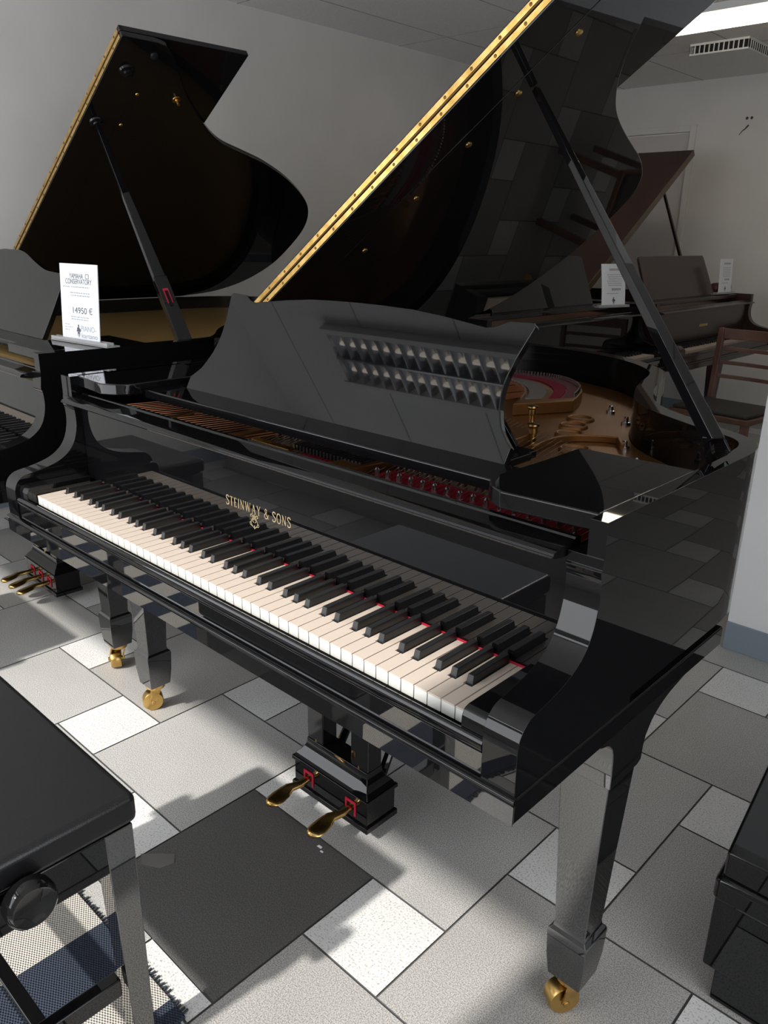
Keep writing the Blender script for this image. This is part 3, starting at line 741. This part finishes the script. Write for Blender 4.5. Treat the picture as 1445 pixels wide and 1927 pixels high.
# strings
ss = MB()
nb = 24
for k in range(nb):
    t_ = k / (nb - 1)
    x0 = -0.02 + 0.47 * t_
    i = min(int(t_ * (len(cr_o) - 4)), len(cr_o) - 5)
    i2 = len(cr_o) - 5 - i if False else i
    e = (cr_o[i2][0] * 0.08 + cr_i[i2][0] * 0.92, cr_o[i2][1] * 0.08 + cr_i[i2][1] * 0.92)
    ss.tube([(x0, 0.19, 0.884), (e[0], e[1], 0.902)], 0.0012, 5)
ss.build('bass_strings', M['copper'], piano)['kind'] = 'stuff'
sv = MB()
for k in range(70):
    t_ = k / 69; x0 = 0.46 + 0.80 * t_
    y1 = 1.20 - 0.62 * t_ ** 0.7
    sv.tube([(x0, 0.19, 0.880), (x0 - 0.30 * (1 - t_) - 0.02, y1, 0.882)], 0.0009, 4)
sv.build('treble_strings', M['steel'], piano)['kind'] = 'stuff'
# tuning pins, agraffes and felt in front of the desk
tpn = MB(); pr_ = random.Random(2)
for k in range(58):
    for r_ in range(3):
        x = 0.12 + 1.03 * k / 57 + r_ * 0.004; y = 0.335 + r_ * 0.026 + 0.004 * (k % 2)
        tpn.cyl((x, y, 0.865), (x, y, 0.897), 0.0032, 0.0028, n=6)
tpn.build('tuning_pins', M['steel'], piano)['kind'] = 'stuff'
for x0, x1 in ((0.60, 0.755), (0.80, 1.28)):
    MB().box(x0, x1, 0.225, 0.315, 0.866, 0.8765).build('agraffe_felt', M['red_felt'], piano)
pins_o = None
for k in range(18):
    x = 0.815 + k * 0.0262
    m_ = MB().cyl((0, 0, 0), (0, 0, 0.018), 0.0050, 0.0042, 10).cyl((0, 0, 0.018), (0, 0, 0.0215), 0.0042, 0.002, 10)
    if pins_o is None: o = pins_o = m_.build('agraffe', M['steel'], piano)
    else: o = link_copy(pins_o, piano)
    o.location = (x, 0.256, 0.875)
dm = None
for k in range(20):
    x = 0.585 + k * 0.0095
    if dm is None: o = dm = MB().box(-0.0032, 0.0032, 0.0, 0.05, 0.0, 0.012).build('damper_head', M['ebony'], piano, 0.001, 1)
    else: o = link_copy(dm, piano)
    o.location = (x, 0.262, 0.882)
MB().box(-0.05, 0.43, 0.205, 0.36, 0.8662, 0.868).build('string_backing', M['void'], piano)  # added dark strip, gives the bass strings their dark gaps
MB().box(0.475, 0.590, 0.243, 0.262, 0.8825, 0.8875).build('number_plate', M['brass'], piano, 0.0008, 1)
MB().box(-0.05, 0.46, 0.166, 0.182, 0.866, 0.905).box(0.46, 1.28, 0.166, 0.176, 0.866, 0.893).build('action_rail', M['void'], piano)
# nose bolts and rim screws
nbm = None
for x, y, z in ((0.738, 0.86, 0.866), (0.845, 0.70, 0.866)):
    MB().lathe([(0, 0.008), (0.022, 0.0075), (0.024, 0.010), (0.036, 0.0095), (0.040, 0.0135), (0.044, 0.0130), (0.045, 0.006)], (x, y, z), (0, 0, 1), 16).build('nose_bolt', M['brass'], piano)
for x, y in ((0.805, 1.115), (0.895, 1.020), (1.005, 0.800), (1.085, 0.690), (1.150, 0.600)):
    MB().lathe([(0, 0.011), (0.007, 0.0105), (0.008, 0.006), (0.018, 0.0055), (0.020, 0.003)], (x, y, 0.866), (0, 0, 1), 12).build('plate_screw', M['steel'], piano)
add_lyre(piano, 0.626, (0.556, 0.696), M['lacquer'])

# ================================================================== the second piano on the left
A2 = 0.127
xr2, xl2 = 1.354, -0.127
lo2 = [(0.0, 0.56), (1.486, 0.56), (1.486, 0.66)] + catmull([(1.480, 0.70), (1.42, 0.76), (1.30, 0.855), (1.182, 0.978), (1.1075, 1.082), (1.062, 1.204), (1.014, 1.333), (0.933, 1.494), (0.831, 1.645), (0.740, 1.740), (0.622, 1.805), (0.475, 1.831), (0.281, 1.822), (0.13, 1.745), (0.04, 1.62), (0.0, 1.45)], 5)
ow2 = [(xr2, 0.131), (xr2, 0.40), (xr2, 0.62)] + [(xl2 + u - 0.012 * min(1, u * 4), y - 0.015) for u, y in lo2[3:]] + [(xl2, 1.2), (xl2, 0.6), (xl2, 0.131)]
P2 = dict(a=A2, zr=0.981, loc=(-1.646, 0.077, 0), rz=-0.029, outline=ow2, thick=lambda i, q: 0.036, full=True,
          legs=[(1.308, 0.280, 1.07), (-0.08, 0.280, 0.6), (0.45, 1.55, 0.3)])
piano2, fall2, (xl2_, xr2_) = grand(P2)
tag(piano2, 'black grand piano behind on the left with a white price card standing on its rim', 'piano')
LF2 = lid(piano2, P2, xl2_, lo2, 0.56, 0.432, 1.486, R(32.77), M['lacquer'])
MB().box(-0.09, 1.318, 0.21, 1.55, 0.86, 0.875).build('iron_plate', M['plate'], piano2)
ipo = [q for q in offset_path(ow2, [0.037] * len(ow2)) if q[1] > 0.2]
MB().pz([(1.316, 0.2)] + ipo + [(-0.09, 0.2)], 0.915, 0.926).build('plate_edge', M['plate_gold'], piano2)
add_lyre(piano2, 0.625, (0.553, 0.625, 0.697), M['lacquer'], w=0.130, y0=0.325)
MB().box(0.03, 1.10, 0.214, 0.300, 0.947, 0.967).build('desk_shelf', M['lacquer'], piano2, 0.003, 2)
MB().box(1.10, 1.317, 0.150, 0.45, 0.956, 0.981).build('side_board', M['lacquer'], piano2, 0.003, 2)
MB().box(-0.09, 0.03, 0.150, 0.45, 0.956, 0.981).build('side_board', M['lacquer'], piano2, 0.003, 2)
h2 = catmull([(0.0, 0.262), (0.06, 0.262), (0.13, 0.252), (0.21, 0.227), (0.29, 0.207), (0.36, 0.202)], 4)
d2 = h2 + [(0.42, 0.200), (0.42, 0.17)] + catmull([(0.415, 0.15), (0.39, 0.08), (0.355, 0.0)], 4)
desk_panel(piano2, d2 + [(-x, y) for x, y in d2[::-1][:-1]], 0.300, 0.966, R(17), 0.016, M['lacquer'])
tp2 = Vector(LF2(1.140, 0.606, -0.004)); bt2 = Vector((1.300, 0.585, 0.970))
pm = MB(); md2 = bt2 + (tp2 - bt2) * 0.28
side = (0.3, 1.0, 0.0)
bar(pm, md2, tp2, 0.017, 0.012, 0.0065, 0.006, side); bar(pm, bt2, md2, 0.021, 0.014, 0.020, 0.014, side)
prop2 = pm.build('lid_prop', M['lacquer'], piano2, 0.002, 2)
dv2 = (tp2 - bt2).normalized(); q0 = bt2 + (tp2 - bt2) * 0.16
nrm = dv2.cross(Vector(side).normalized()); nrm = nrm if nrm.dot(Vector((1, -1, 0))) > 0 else -nrm
fm = MB(); bar(fm, q0 + nrm * 0.0142, q0 + dv2 * 0.05 + nrm * 0.0142, 0.008, 0.0012, 0.008, 0.0012, side); fm.build('prop_felt', M['red_felt'], prop2)
fm = MB(); bar(fm, q0 - dv2 * 0.01 + nrm * 0.0150, q0 + dv2 * 0.042 + nrm * 0.0150, 0.005, 0.0012, 0.005, 0.0012, side); fm.build('prop_slot', M['void'], prop2)
# lid underside: prop cup, lock, buttons, second prop groove
dn = Vector(LF2(0, 0, -1)) - Vector(LF2(0, 0, 0))
for nm_, u, y, prof, m_ in (('prop_cup', 1.365, 0.62, [(0, 0.024), (0.006, 0.022), (0.010, 0.015), (0.016, 0.014), (0.020, 0.008)], M['lacquer']), ('prop_cup', 1.140, 0.606, [(0, 0.022), (0.005, 0.020), (0.009, 0.013), (0.013, 0.012)], M['lacquer']),
                        ('lid_lock', 1.279, 0.825, [(0, 0.014), (0.002, 0.0135), (0.003, 0.006), (0.020, 0.005)], M['brass']), ('lid_button', 1.437, 0.678, [(0, 0.012), (0.006, 0.011), (0.009, 0.005)], M['lacquer_dull']),
                        ('lid_button', 1.277, 0.69, [(0, 0.006), (0.002, 0.005)], M['brass_dark']), ('lid_button', 1.137, 0.69, [(0, 0.006), (0.002, 0.005)], M['brass_dark'])):
    MB().lathe(prof, LF2(u, y, 0), tuple(dn), 18).build(nm_, m_, piano2)
MB().prism([(0.10, 0.675), (1.30, 0.675), (1.30, 0.678), (0.10, 0.678)], lambda q: LF2(q[0], q[1], -0.001), lambda q: LF2(q[0], q[1], 0.001)).build('lid_line', M['lacquer'], piano2)

# ================================================================== two pianos at the back, keyboards facing right
ow3 = [(xr1, 0.131), (xr1, 0.56)] + catmull([(xr1, 0.56)] + bend, 3)[1:] + left
P3 = dict(a=A1, zr=0.957, loc=(-0.11, 2.10, 0), rz=R(90), outline=ow3, thick=lambda i, q: 0.036, full=False, legs=[(1.262, 0.29, 0.5), (-0.035, 0.29, 0.5), (0.42, 1.28, 0.2)])
piano3, fall3, (xl3, xr3) = grand(P3)
tag(piano3, 'black grand piano behind the bronze plate, closed lid, partly hidden by the front piano lid', 'piano')
lo3 = [(0.0, 0.575), (U1, 0.575), (U1, 0.64)] + [(u, y * 0.93 + 0.04) for u, y in lo[3:]]
lid(piano3, P3, xl3, lo3, 0.575, 0.44, U1, 0.0, M['lacquer'], True, False)
MB().box(-0.045, 1.27, 0.16, 0.57, 0.86, 0.90).build('iron_plate', M['plate'], piano3)
MB().box(-0.05, 1.275, 0.22, 0.31, 0.935, 0.957).build('desk_shelf', M['lacquer'], piano3, 0.003, 2)
d3 = [(-0.43, 0.0), (-0.43, 0.02), (-0.30, 0.15), (-0.10, 0.235), (0.02, 0.25), (0.40, 0.25), (0.43, 0.24), (0.46, 0.0)]
desk_panel(piano3, d3[::-1], 0.300, 0.957, R(18), 0.014, M['lacquer'])

P4 = dict(a=A1, zr=0.957, loc=(-0.06, 3.55, 0), rz=R(90), outline=ow3, thick=lambda i, q: 0.036, full=False, mat=M['wood'], legs=[(1.262, 0.29, 0.5), (-0.035, 0.29, 0.5), (0.42, 1.28, 0.2)])
piano4, fall4, (xl4, xr4) = grand(P4)
tag(piano4, 'dark red-brown grand piano by the back wall with its lid raised', 'piano')
LF4 = lid(piano4, P4, xl4, lo3, 0.575, 0.44, 1.49, R(34.3), M['wood'], True, False)
MB().prism([(0.0, -0.002), (1.49, -0.002), (1.49, 0.038), (0.0, 0.038)], lambda q: LF4(q[0], 0.5745, q[1]), lambda q: LF4(q[0], 0.573, q[1])).build('lid_edge', M['pale_edge'], piano4)  # thin strip, paler than the lid, along its front edge
MB().box(-0.045, 1.27, 0.16, 0.57, 0.86, 0.90).build('iron_plate', M['plate'], piano4)
MB().box(-0.05, 1.275, 0.22, 0.31, 0.930, 0.952).build('desk_shelf', M['wood'], piano4, 0.003, 2)
d4 = [(-0.50, 0.0), (-0.53, 0.235), (-0.515, 0.25), (0.345, 0.25), (0.36, 0.235), (0.45, 0.0)]
desk_panel(piano4, [(x + 0.03, y) for x, y in d4[::-1]], 0.300, 0.952, R(16), 0.014, M['wood'])
pm = MB(); bar(pm, (1.29, 0.55, 0.95), LF4(1.16, 0.64, -0.004), 0.010, 0.010, 0.007, 0.007, (0, 1, 0)); pm.build('lid_prop', M['wood'], piano4, 0.001, 1)
MB().box(0.545, 0.665, 0.1448, 0.1456, 0.797, 0.812).build('maker_plate', M['brass_dark'], fall4)

# ================================================================== price cards
def price_card(loc, rz, lean, w, h, lines, logo, label, wide=1.5, full=True, curl=0.0):
    r = empty('price_card', loc, rz)
    tag(r, label, 'sign')
    Mx = Matrix.Rotation(R(90) - lean, 4, 'X')
    sh = MB(); nseg = 6; vs = []; fs = []
    for side_, d in ((0, 0.0012), (1, -0.0012)):
        for k in range(nseg + 1):
            t = k / nseg
            for sx in (-1, 1): vs.append(tuple(Mx @ Vector((sx * w / 2, 0.004 + t * h, d + curl * t * t))))
    K = (nseg + 1) * 2
    for k in range(nseg):
        fs += [[2 * k, 2 * k + 1, 2 * k + 3, 2 * k + 2], [K + 2 * k + 2, K + 2 * k + 3, K + 2 * k + 1, K + 2 * k],
               [2 * k, 2 * k + 2, K + 2 * k + 2, K + 2 * k], [2 * k + 1, K + 2 * k + 1, K + 2 * k + 3, 2 * k + 3]]
    fs += [[0, K, K + 1, 1], [2 * nseg, 2 * nseg + 1, K + 2 * nseg + 1, K + 2 * nseg]]
    sh.add(vs, fs)
    sheet = sh.build('card', M['paper'], r)
    MB().box(-w * wide / 2, w * wide / 2, -0.012, 0.030, 0.0, 0.004).box(-w * wide / 2, w * wide / 2, -0.010, -0.004, 0.004, 0.013).box(-w * wide / 2, w * wide / 2, 0.006, 0.012, 0.004, 0.013).build('card_base', M['acrylic'], r, 0.0008, 1)
    for item in lines:
        if item[0] == 'text':
            _, body, cx, cy, hh, ww, m_ = item
            text_mesh('card_text', body, hh, m_, sheet, Mx @ Matrix.Translation((cx * w, 0.004 + cy * h, 0.0014)), ww * w)
        else:
            _, x0, x1, cy, hh = item
            b_ = MB(); xs = x0; rr = random.Random(int(cy * 1000))
            while xs < x1:
                e = min(xs + rr.uniform(0.03, 0.09), x1)
                b_.add([tuple(Mx @ Vector((a_ * w, 0.004 + c_ * h, 0.0015))) for a_, c_ in ((xs, cy), (e, cy), (e, cy + hh), (xs, cy + hh))], [[0, 1, 2, 3]])
                xs = e + 0.012
            b_.build('fine_print', M['ink_light'], sheet)
    # little tree-like figure at a grand piano
    if logo:
        lx, lyy, ls = logo
        q = MB()
        def blob(x, y, rx, ry):
            n = 12; q.add([tuple(Mx @ Vector((lx * w + (x + rx * math.cos(6.283 * i / n)) * ls, 0.004 + lyy * h + (y + ry * math.sin(6.283 * i / n)) * ls, 0.0015 + 0.00004 * len(q.f)))) for i in range(n)], [list(range(n))])
        for b_ in ((0, .9, .22, .26), (-.1, .5, .42, .16), (.05, .28, .62, .20), (.25, .05, .45, .16), (-.35, .02, .3, .14), (0, -.3, .22, .2), (-.28, -.5, .06, .4), (.3, -.5, .06, .45), (.05, -.75, .06, .4)): blob(*b_)
        q.build('card_logo', M['ink'], sheet)
    return r
T, Ln = 'text', 'line'
lines1 = [(T, 'YAMAHA  C3', 0.02, 0.815, 0.0135, 0.52, M['ink']), (T, 'CONSERVATORY', 0.0, 0.745, 0.0135, 0.70, M['ink']),
          (Ln, -0.42, -0.22, 0.700, 0.014), (Ln, -0.20, 0.28, 0.700, 0.014), (Ln, -0.24, 0.30, 0.625, 0.014), (Ln, -0.22, 0.28, 0.590, 0.014),
          (T, '14950 €', 0.08, 0.37, 0.0165, 0.52, M['ink']), (Ln, -0.24, 0.24, 0.315, 0.012), (Ln, -0.24, 0.24, 0.285, 0.012),
          (Ln, -0.42, -0.28, 0.21, 0.010), (Ln, -0.42, -0.20, 0.175, 0.010), (Ln, -0.42, -0.30, 0.14, 0.010),
          (T, 'PIANO-', 0.22, 0.145, 0.015, 0.40, M['ink_light']), (T, 'kartano', 0.24, 0.06, 0.013, 0.42, M['ink_light'])]
c2, s2 = math.cos(-0.029), math.sin(-0.029)
def w2(x, y, z): return (-1.646 + c2 * x - s2 * y, 0.077 + s2 * x + c2 * y, z)
price_card(w2(1.234, 0.300, 0.9815), R(6), R(4), 0.176, 0.207, lines1, (-0.05, 0.14, 0.0155), 'white price card reading 14950 standing on the rim of the left piano', 1.52)
lines2 = [(T, 'CONCERT', 0.0, 0.84, 0.012, 0.55, M['ink'])] if False else [(Ln, -0.22, 0.32, 0.84, 0.05)]
for k in range(6): lines2.append((Ln, -0.30 + 0.03 * (k % 3), 0.34, 0.74 - 0.05 * k, 0.014))
lines2 += [(Ln, -0.10, 0.30, 0.38, 0.05), (Ln, -0.30, 0.20, 0.30, 0.014)]
price_card((-0.235, 3.06, 0.9575), R(72), R(6), 0.155, 0.205, lines2, (0.0, 0.13, 0.016), 'curled white price card on the black grand beyond the prop stick', 1.3, curl=-0.010)
price_card((-0.30, 4.655, 0.9585), R(84), R(4), 0.16, 0.212, lines2, (0.0, 0.13, 0.016), 'narrow-looking white price card on the red-brown piano at right', 1.5)

# burgundy roll lying behind the card on the brown piano
bo = MB().lathe([(0, 0.008), (0.004, 0.026), (0.016, 0.032), (0.23, 0.032), (0.246, 0.026), (0.25, 0.008)], (-0.385, 4.675, 0.9905), (0.0, 1, 0), 20).build('bolster', M['burgundy'])
tag(bo, 'burgundy rolled cushion lying on the red-brown piano behind its price card', 'cushion')

# ================================================================== bench and rug
bench = empty('piano_bench', (0.565, -0.42, 0.0078)); 
tag(bench, 'black lacquered adjustable piano bench with round side knob in the foreground', 'bench')
BX0, BX1, BY0, BY1 = -0.255, 0.255, -0.17, 0.17
seat = MB().box(BX0, BX1, BY0, BY1, 0.444, 0.494)
seat.build('seat', M['vinyl'], bench, 0.012, 4)
MB().box(BX0 + 0.008, BX1 - 0.008, BY0 + 0.008, BY1 - 0.008, 0.372, 0.4405).build('apron', M['lacquer'], bench, 0.003, 2)
for sx in (-1, 1):
    for sy in (-1, 1):
        x = sx * (BX1 - 0.030); y = sy * (BY1 - 0.030)
        t_ = 0.0225; b_ = 0.0165; ox, oy = sx * 0.010, sy * 0.006
        MB().hexa([(x + ox - b_, y + oy - b_, 0), (x + ox + b_, y + oy - b_, 0), (x + ox + b_, y + oy + b_, 0), (x + ox - b_, y + oy + b_, 0)],
                  [(x - t_, y - t_, 0.4400), (x + t_, y - t_, 0.4400), (x + t_, y + t_, 0.4400), (x - t_, y + t_, 0.4400)]).build('leg', M['lacquer_bright'], bench, 0.002, 2)
    x = sx * (BX1 - 0.026)
    MB().box(x - 0.011, x + 0.011, -BY1 + 0.05, BY1 - 0.05, 0.125, 0.160).build('stretcher', M['lacquer'], bench, 0.003, 2)
    MB().lathe([(0, 0.012), (0.014, 0.012), (0.016, 0.030), (0.020, 0.034), (0.034, 0.035), (0.041, 0.033), (0.045, 0.029), (0.044, 0.026), (0.0425, 0.0)], (sx * (BX1 - 0.010), -0.004, 0.430), (sx, 0, 0), 32).build('knob', M['lacquer'], bench)
MB().box(-BX1 + 0.03, BX1 - 0.03, -0.011, 0.011, 0.130, 0.155).build('stretcher', M['lacquer'], bench, 0.003, 2)

bench2 = bench.copy(); C.objects.link(bench2); bench2.location = (-0.90, -0.42, 0.0078)
tag(bench2, 'second black piano bench standing before the left piano', 'bench')
for c_ in list(bench.children): link_copy(c_, bench2)
rug = MB()
nx = 60; vs = []; fs = []
rr = random.Random(5)
rug.box(-1.72, 0.815, -0.98, -0.20, 0.0005, 0.0075)
rug_o = rug.build('rug', M['rug'], None, 0.003, 2)
tag(rug_o, 'woven rug with cream and navy stripes under the piano bench', 'rug')
fr = MB()
for k in range(320):
    x = -1.71 + k * 2.515 / 319; l_ = rr.uniform(0.006, 0.014)
    fr.tube([(x, -0.201, 0.003), (x + rr.uniform(-.004, .004), -0.201 + l_, 0.0025)], 0.0022, 5)
for k in range(104):
    y = -0.975 + k * 0.77 / 103; l_ = rr.uniform(0.006, 0.014)
    fr.tube([(0.814, y, 0.003), (0.814 + l_, y + rr.uniform(-.004, .004), 0.0025)], 0.0022, 5)
fo = fr.build('fringe', mat('navy_fringe', (0.035, 0.04, 0.05), 0.95), rug_o); fo['kind'] = 'stuff'

# ================================================================== low black cabinet at the lower right corner
cab = empty('cabinet', (1.46, 0.46, 0))
tag(cab, 'corner of a low black lacquered cabinet at the lower right edge', 'cabinet')
def fp(x0, y0, xb, yb): return [(x0 - 1.46, y0 - 0.46), (0.62, y0 - 0.46), (0.62, yb - 0.46), (xb - 1.46, yb - 0.46)]
MB().pz(fp(1.449, 0.470, 1.420, 0.92), 0.002, 0.072).build('plinth', M['lacquer'], cab, 0.003, 2)
MB().pz(fp(1.428, 0.464, 1.395, 0.94), 0.072, 0.222).build('body', M['lacquer'], cab, 0.004, 2)
MB().pz(fp(1.425, 0.452, 1.388, 0.95), 0.222, 0.272).build('rail', M['lacquer'], cab, 0.012, 3)
tp_ = fp(1.434, 0.462, 1.392, 0.94)
MB().add([(x, y, 0.270) for x, y in tp_] + [(tp_[0][0], tp_[0][1], 0.322), (tp_[1][0], tp_[1][1], 0.322), (tp_[2][0], tp_[2][1], 0.40), (tp_[3][0], tp_[3][1], 0.40)],
         [[3, 2, 1, 0], [4, 5, 6, 7], [0, 1, 5, 4], [1, 2, 6, 5], [2, 3, 7, 6], [3, 0, 4, 7]]).build('top', M['lacquer'], cab, 0.006, 3)

# ================================================================== wooden chair at the back right
ch = empty('wooden_chair', (0.205, 3.58, 0), R(-6))
tag(ch, 'brown wooden chair with slatted back and dark cushion beside the red-brown piano', 'chair')
CW = MB
CW().box(-0.215, 0.225, -0.20, 0.20, 0.405, 0.435).build('seat', M['chair_wood'], ch, 0.006, 3)
CW().box(-0.205, 0.205, -0.18, 0.18, 0.4355, 0.452).build('cushion', M['cushion'], ch, 0.006, 3)
for sx in (-1, 1):
    CW().box(sx * 0.195 - 0.018, sx * 0.195 + 0.018, -0.185, -0.150, 0.0, 0.405).build('leg', M['chair_wood'], ch, 0.004, 2)
    CW().hexa([(sx * 0.195 - 0.016, 0.165, 0.0), (sx * 0.195 + 0.016, 0.165, 0.0), (sx * 0.195 + 0.016, 0.20, 0.0), (sx * 0.195 - 0.016, 0.20, 0.0)],
              [(sx * 0.195 - 0.016, 0.215, 0.83), (sx * 0.195 + 0.016, 0.215, 0.83), (sx * 0.195 + 0.016, 0.24, 0.83), (sx * 0.195 - 0.016, 0.24, 0.83)]).build('back_post', M['chair_wood'], ch, 0.004, 2)
for z, hh, nm in ((0.80, 0.055, 'top_rail'), (0.72, 0.020, 'back_slat'), (0.645, 0.020, 'back_slat'), (0.57, 0.020, 'back_slat')):
    y = 0.182 + (z / 0.83) * 0.05 - 0.008
    pts = catmull([(-0.20, y), (0.0, y + 0.018), (0.20, y)], 6)
    CW().pz(pts + offset_path(pts, [0.014] * len(pts))[::-1], z - hh / 2, z + hh / 2).build(nm, M['chair_wood'], ch, 0.003, 2)

# ================================================================== ceiling fittings
# strip light near the back
lt_ = empty('ceiling_light', (0.05, 3.71, H))
tag(lt_, 'lit fluorescent strip light on the ceiling at the top right corner', 'ceiling light')
MB().box(-0.72, 0.72, -0.15, 0.15, -0.035, -0.001).build('housing', M['white_metal'], lt_, 0.003, 2)
for y in (-0.09, 0.0, 0.09):
    MB().cyl((-0.70, y, -0.052), (0.70, y, -0.052), 0.013, n=16).build('tube', M['tube'], lt_)
# recessed louvred light over the front piano (seen mirrored in its music desk)
lv = empty('louvre_light', (-0.60, -0.86, H))
tag(lv, 'recessed louvred ceiling light near the shop window, mirrored in the front music desk', 'ceiling light')
fm = MB()
LXh, LYh = 0.60, 0.15
fm.box(-LXh - 0.03, LXh + 0.03, -LYh - 0.03, -LYh, -0.050, -0.001).box(-LXh - 0.03, LXh + 0.03, LYh, LYh + 0.03, -0.050, -0.001)
fm.box(-LXh - 0.02, -LXh, -LYh, LYh, -0.045, -0.001).box(LXh, LXh + 0.02, -LYh, LYh, -0.045, -0.001).box(-LXh, LXh, -LYh, LYh, -0.006, -0.002)
fm.build('frame', M['white_metal'], lv, 0.002, 1)
lm = MB()
for k in range(16):
    x = -LXh + 0.04 + k * (2 * LXh - 0.08) / 15
    for y0, y1 in ((-LYh + 0.002, -0.014), (0.014, LYh - 0.002)):
        lm.hexa([(x - 0.0015, y0, -0.050), (x + 0.0015, y0, -0.050), (x + 0.0015, y1, -0.050), (x - 0.0015, y1, -0.050)], [(x - 0.020, y0, -0.012), (x + 0.020, y0, -0.012), (x + 0.020, y1, -0.012), (x - 0.020, y1, -0.012)])
lm.hexa([(-LXh, -0.004, -0.050), (LXh, -0.004, -0.050), (LXh, 0.004, -0.050), (-LXh, 0.004, -0.050)], [(-LXh, -0.022, -0.012), (LXh, -0.022, -0.012), (LXh, 0.022, -0.012), (-LXh, 0.022, -0.012)])
lm.build('louvre', M['louvre'], lv)
tl = mat('dim_tube', (0.9, 0.9, 0.9), 0.4, emit=(1.0, 0.88, 0.72), es=3.0)
for y in (-0.08, 0.08):
    MB().cyl((-0.58, y, -0.020), (0.58, y, -0.020), 0.011, n=12).build('tube', tl, lv)
# square air diffuser
vt = empty('air_vent', (-0.42, 4.52, H))
tag(vt, 'white square air diffuser with slotted sides hanging from the ceiling', 'vent')
MB().box(-0.17, 0.17, -0.19, 0.19, -0.062, -0.052).build('vent_plate', M['white_metal'], vt, 0.002, 1)
MB().box(-0.15, 0.15, -0.17, 0.17, -0.052, -0.001).build('vent_core', M['dark'], vt)
vg = MB()
for x0, x1, y0, y1 in ((-0.17, 0.17, -0.19, -0.186), (-0.17, 0.17, 0.186, 0.19), (-0.17, -0.166, -0.186, 0.186), (0.166, 0.17, -0.186, 0.186)):
    vg.box(x0, x1, y0, y1, -0.012, -0.001)
for k in range(13):
    x = -0.17 + k * (0.34 - 0.006) / 12; vg.box(x, x + 0.006, -0.19, -0.186, -0.053, -0.012).box(x, x + 0.006, 0.186, 0.19, -0.053, -0.012)
    y = -0.19 + k * (0.38 - 0.006) / 12; vg.box(-0.17, -0.166, y, y + 0.006, -0.053, -0.012).box(0.166, 0.17, y, y + 0.006, -0.053, -0.012)
vg.build('vent_grille', M['white_metal'], vt)
# plug holes and scuff on the back wall
wm = empty('wall_hook', (-0.60, YB, 2.09))
tag(wm, 'small screw holes and a scuff left on the back wall', 'wall mark')
for x in (-0.028, 0.004):
    MB().lathe([(0, 0.010), (0.003, 0.009), (0.004, 0.003)], (x, -0.0005, 0.0), (0, -1, 0), 10).build('screw', M['hole'], wm)
MB().tube([(-0.01, -0.002, -0.045), (-0.03, -0.003, -0.068), (-0.05, -0.003, -0.082), (-0.066, -0.002, -0.105)], [0.006, 0.004, 0.003, 0.002], 6).build('scuff', M['hole'], wm)

# ================================================================== litter on the floor
tpe = MB().add([(0, 0, 0.0012), (0.052, 0.052, 0.0012), (0.074, 0.036, 0.0016), (0.066, 0.006, 0.0012), (0.028, -0.014, 0.0012)] + [(0, 0, 0.0002), (0.052, 0.052, 0.0002), (0.074, 0.036, 0.0002), (0.066, 0.006, 0.0002), (0.028, -0.014, 0.0002)],
               [[0, 1, 2, 3, 4], [9, 8, 7, 6, 5], [0, 5, 6, 1], [1, 6, 7, 2], [2, 7, 8, 3], [3, 8, 9, 4], [4, 9, 5, 0]]).build('tape_piece', M['tape'])
tpe.location = (0.416, -0.052, 0.0)
tag(tpe, 'crumpled piece of clear tape stuck to the dark floor tile', 'tape')
for k, (x, y, lab) in enumerate(((0.678, 0.234, 'larger white paper scrap on the dark tile near the pedals'), (0.692, 0.227, 'smaller white paper scrap beside the larger one near the pedals'))):
    s = 0.006 - 0.002 * k
    pc = MB().hexa([(-s, -s * .5, 0), (s, -s * .4, 0), (s * .8, s * .5, 0), (-s * .8, s * .4, 0)], [(-s, -s * .5, 0.001), (s, -s * .4, 0.0013), (s * .8, s * .5, 0.001), (-s * .8, s * .4, 0.0015)]).build('paper_scrap', M['paper'])
    pc.location = (x, y, 0.0002)
    tag(pc, lab, 'paper')
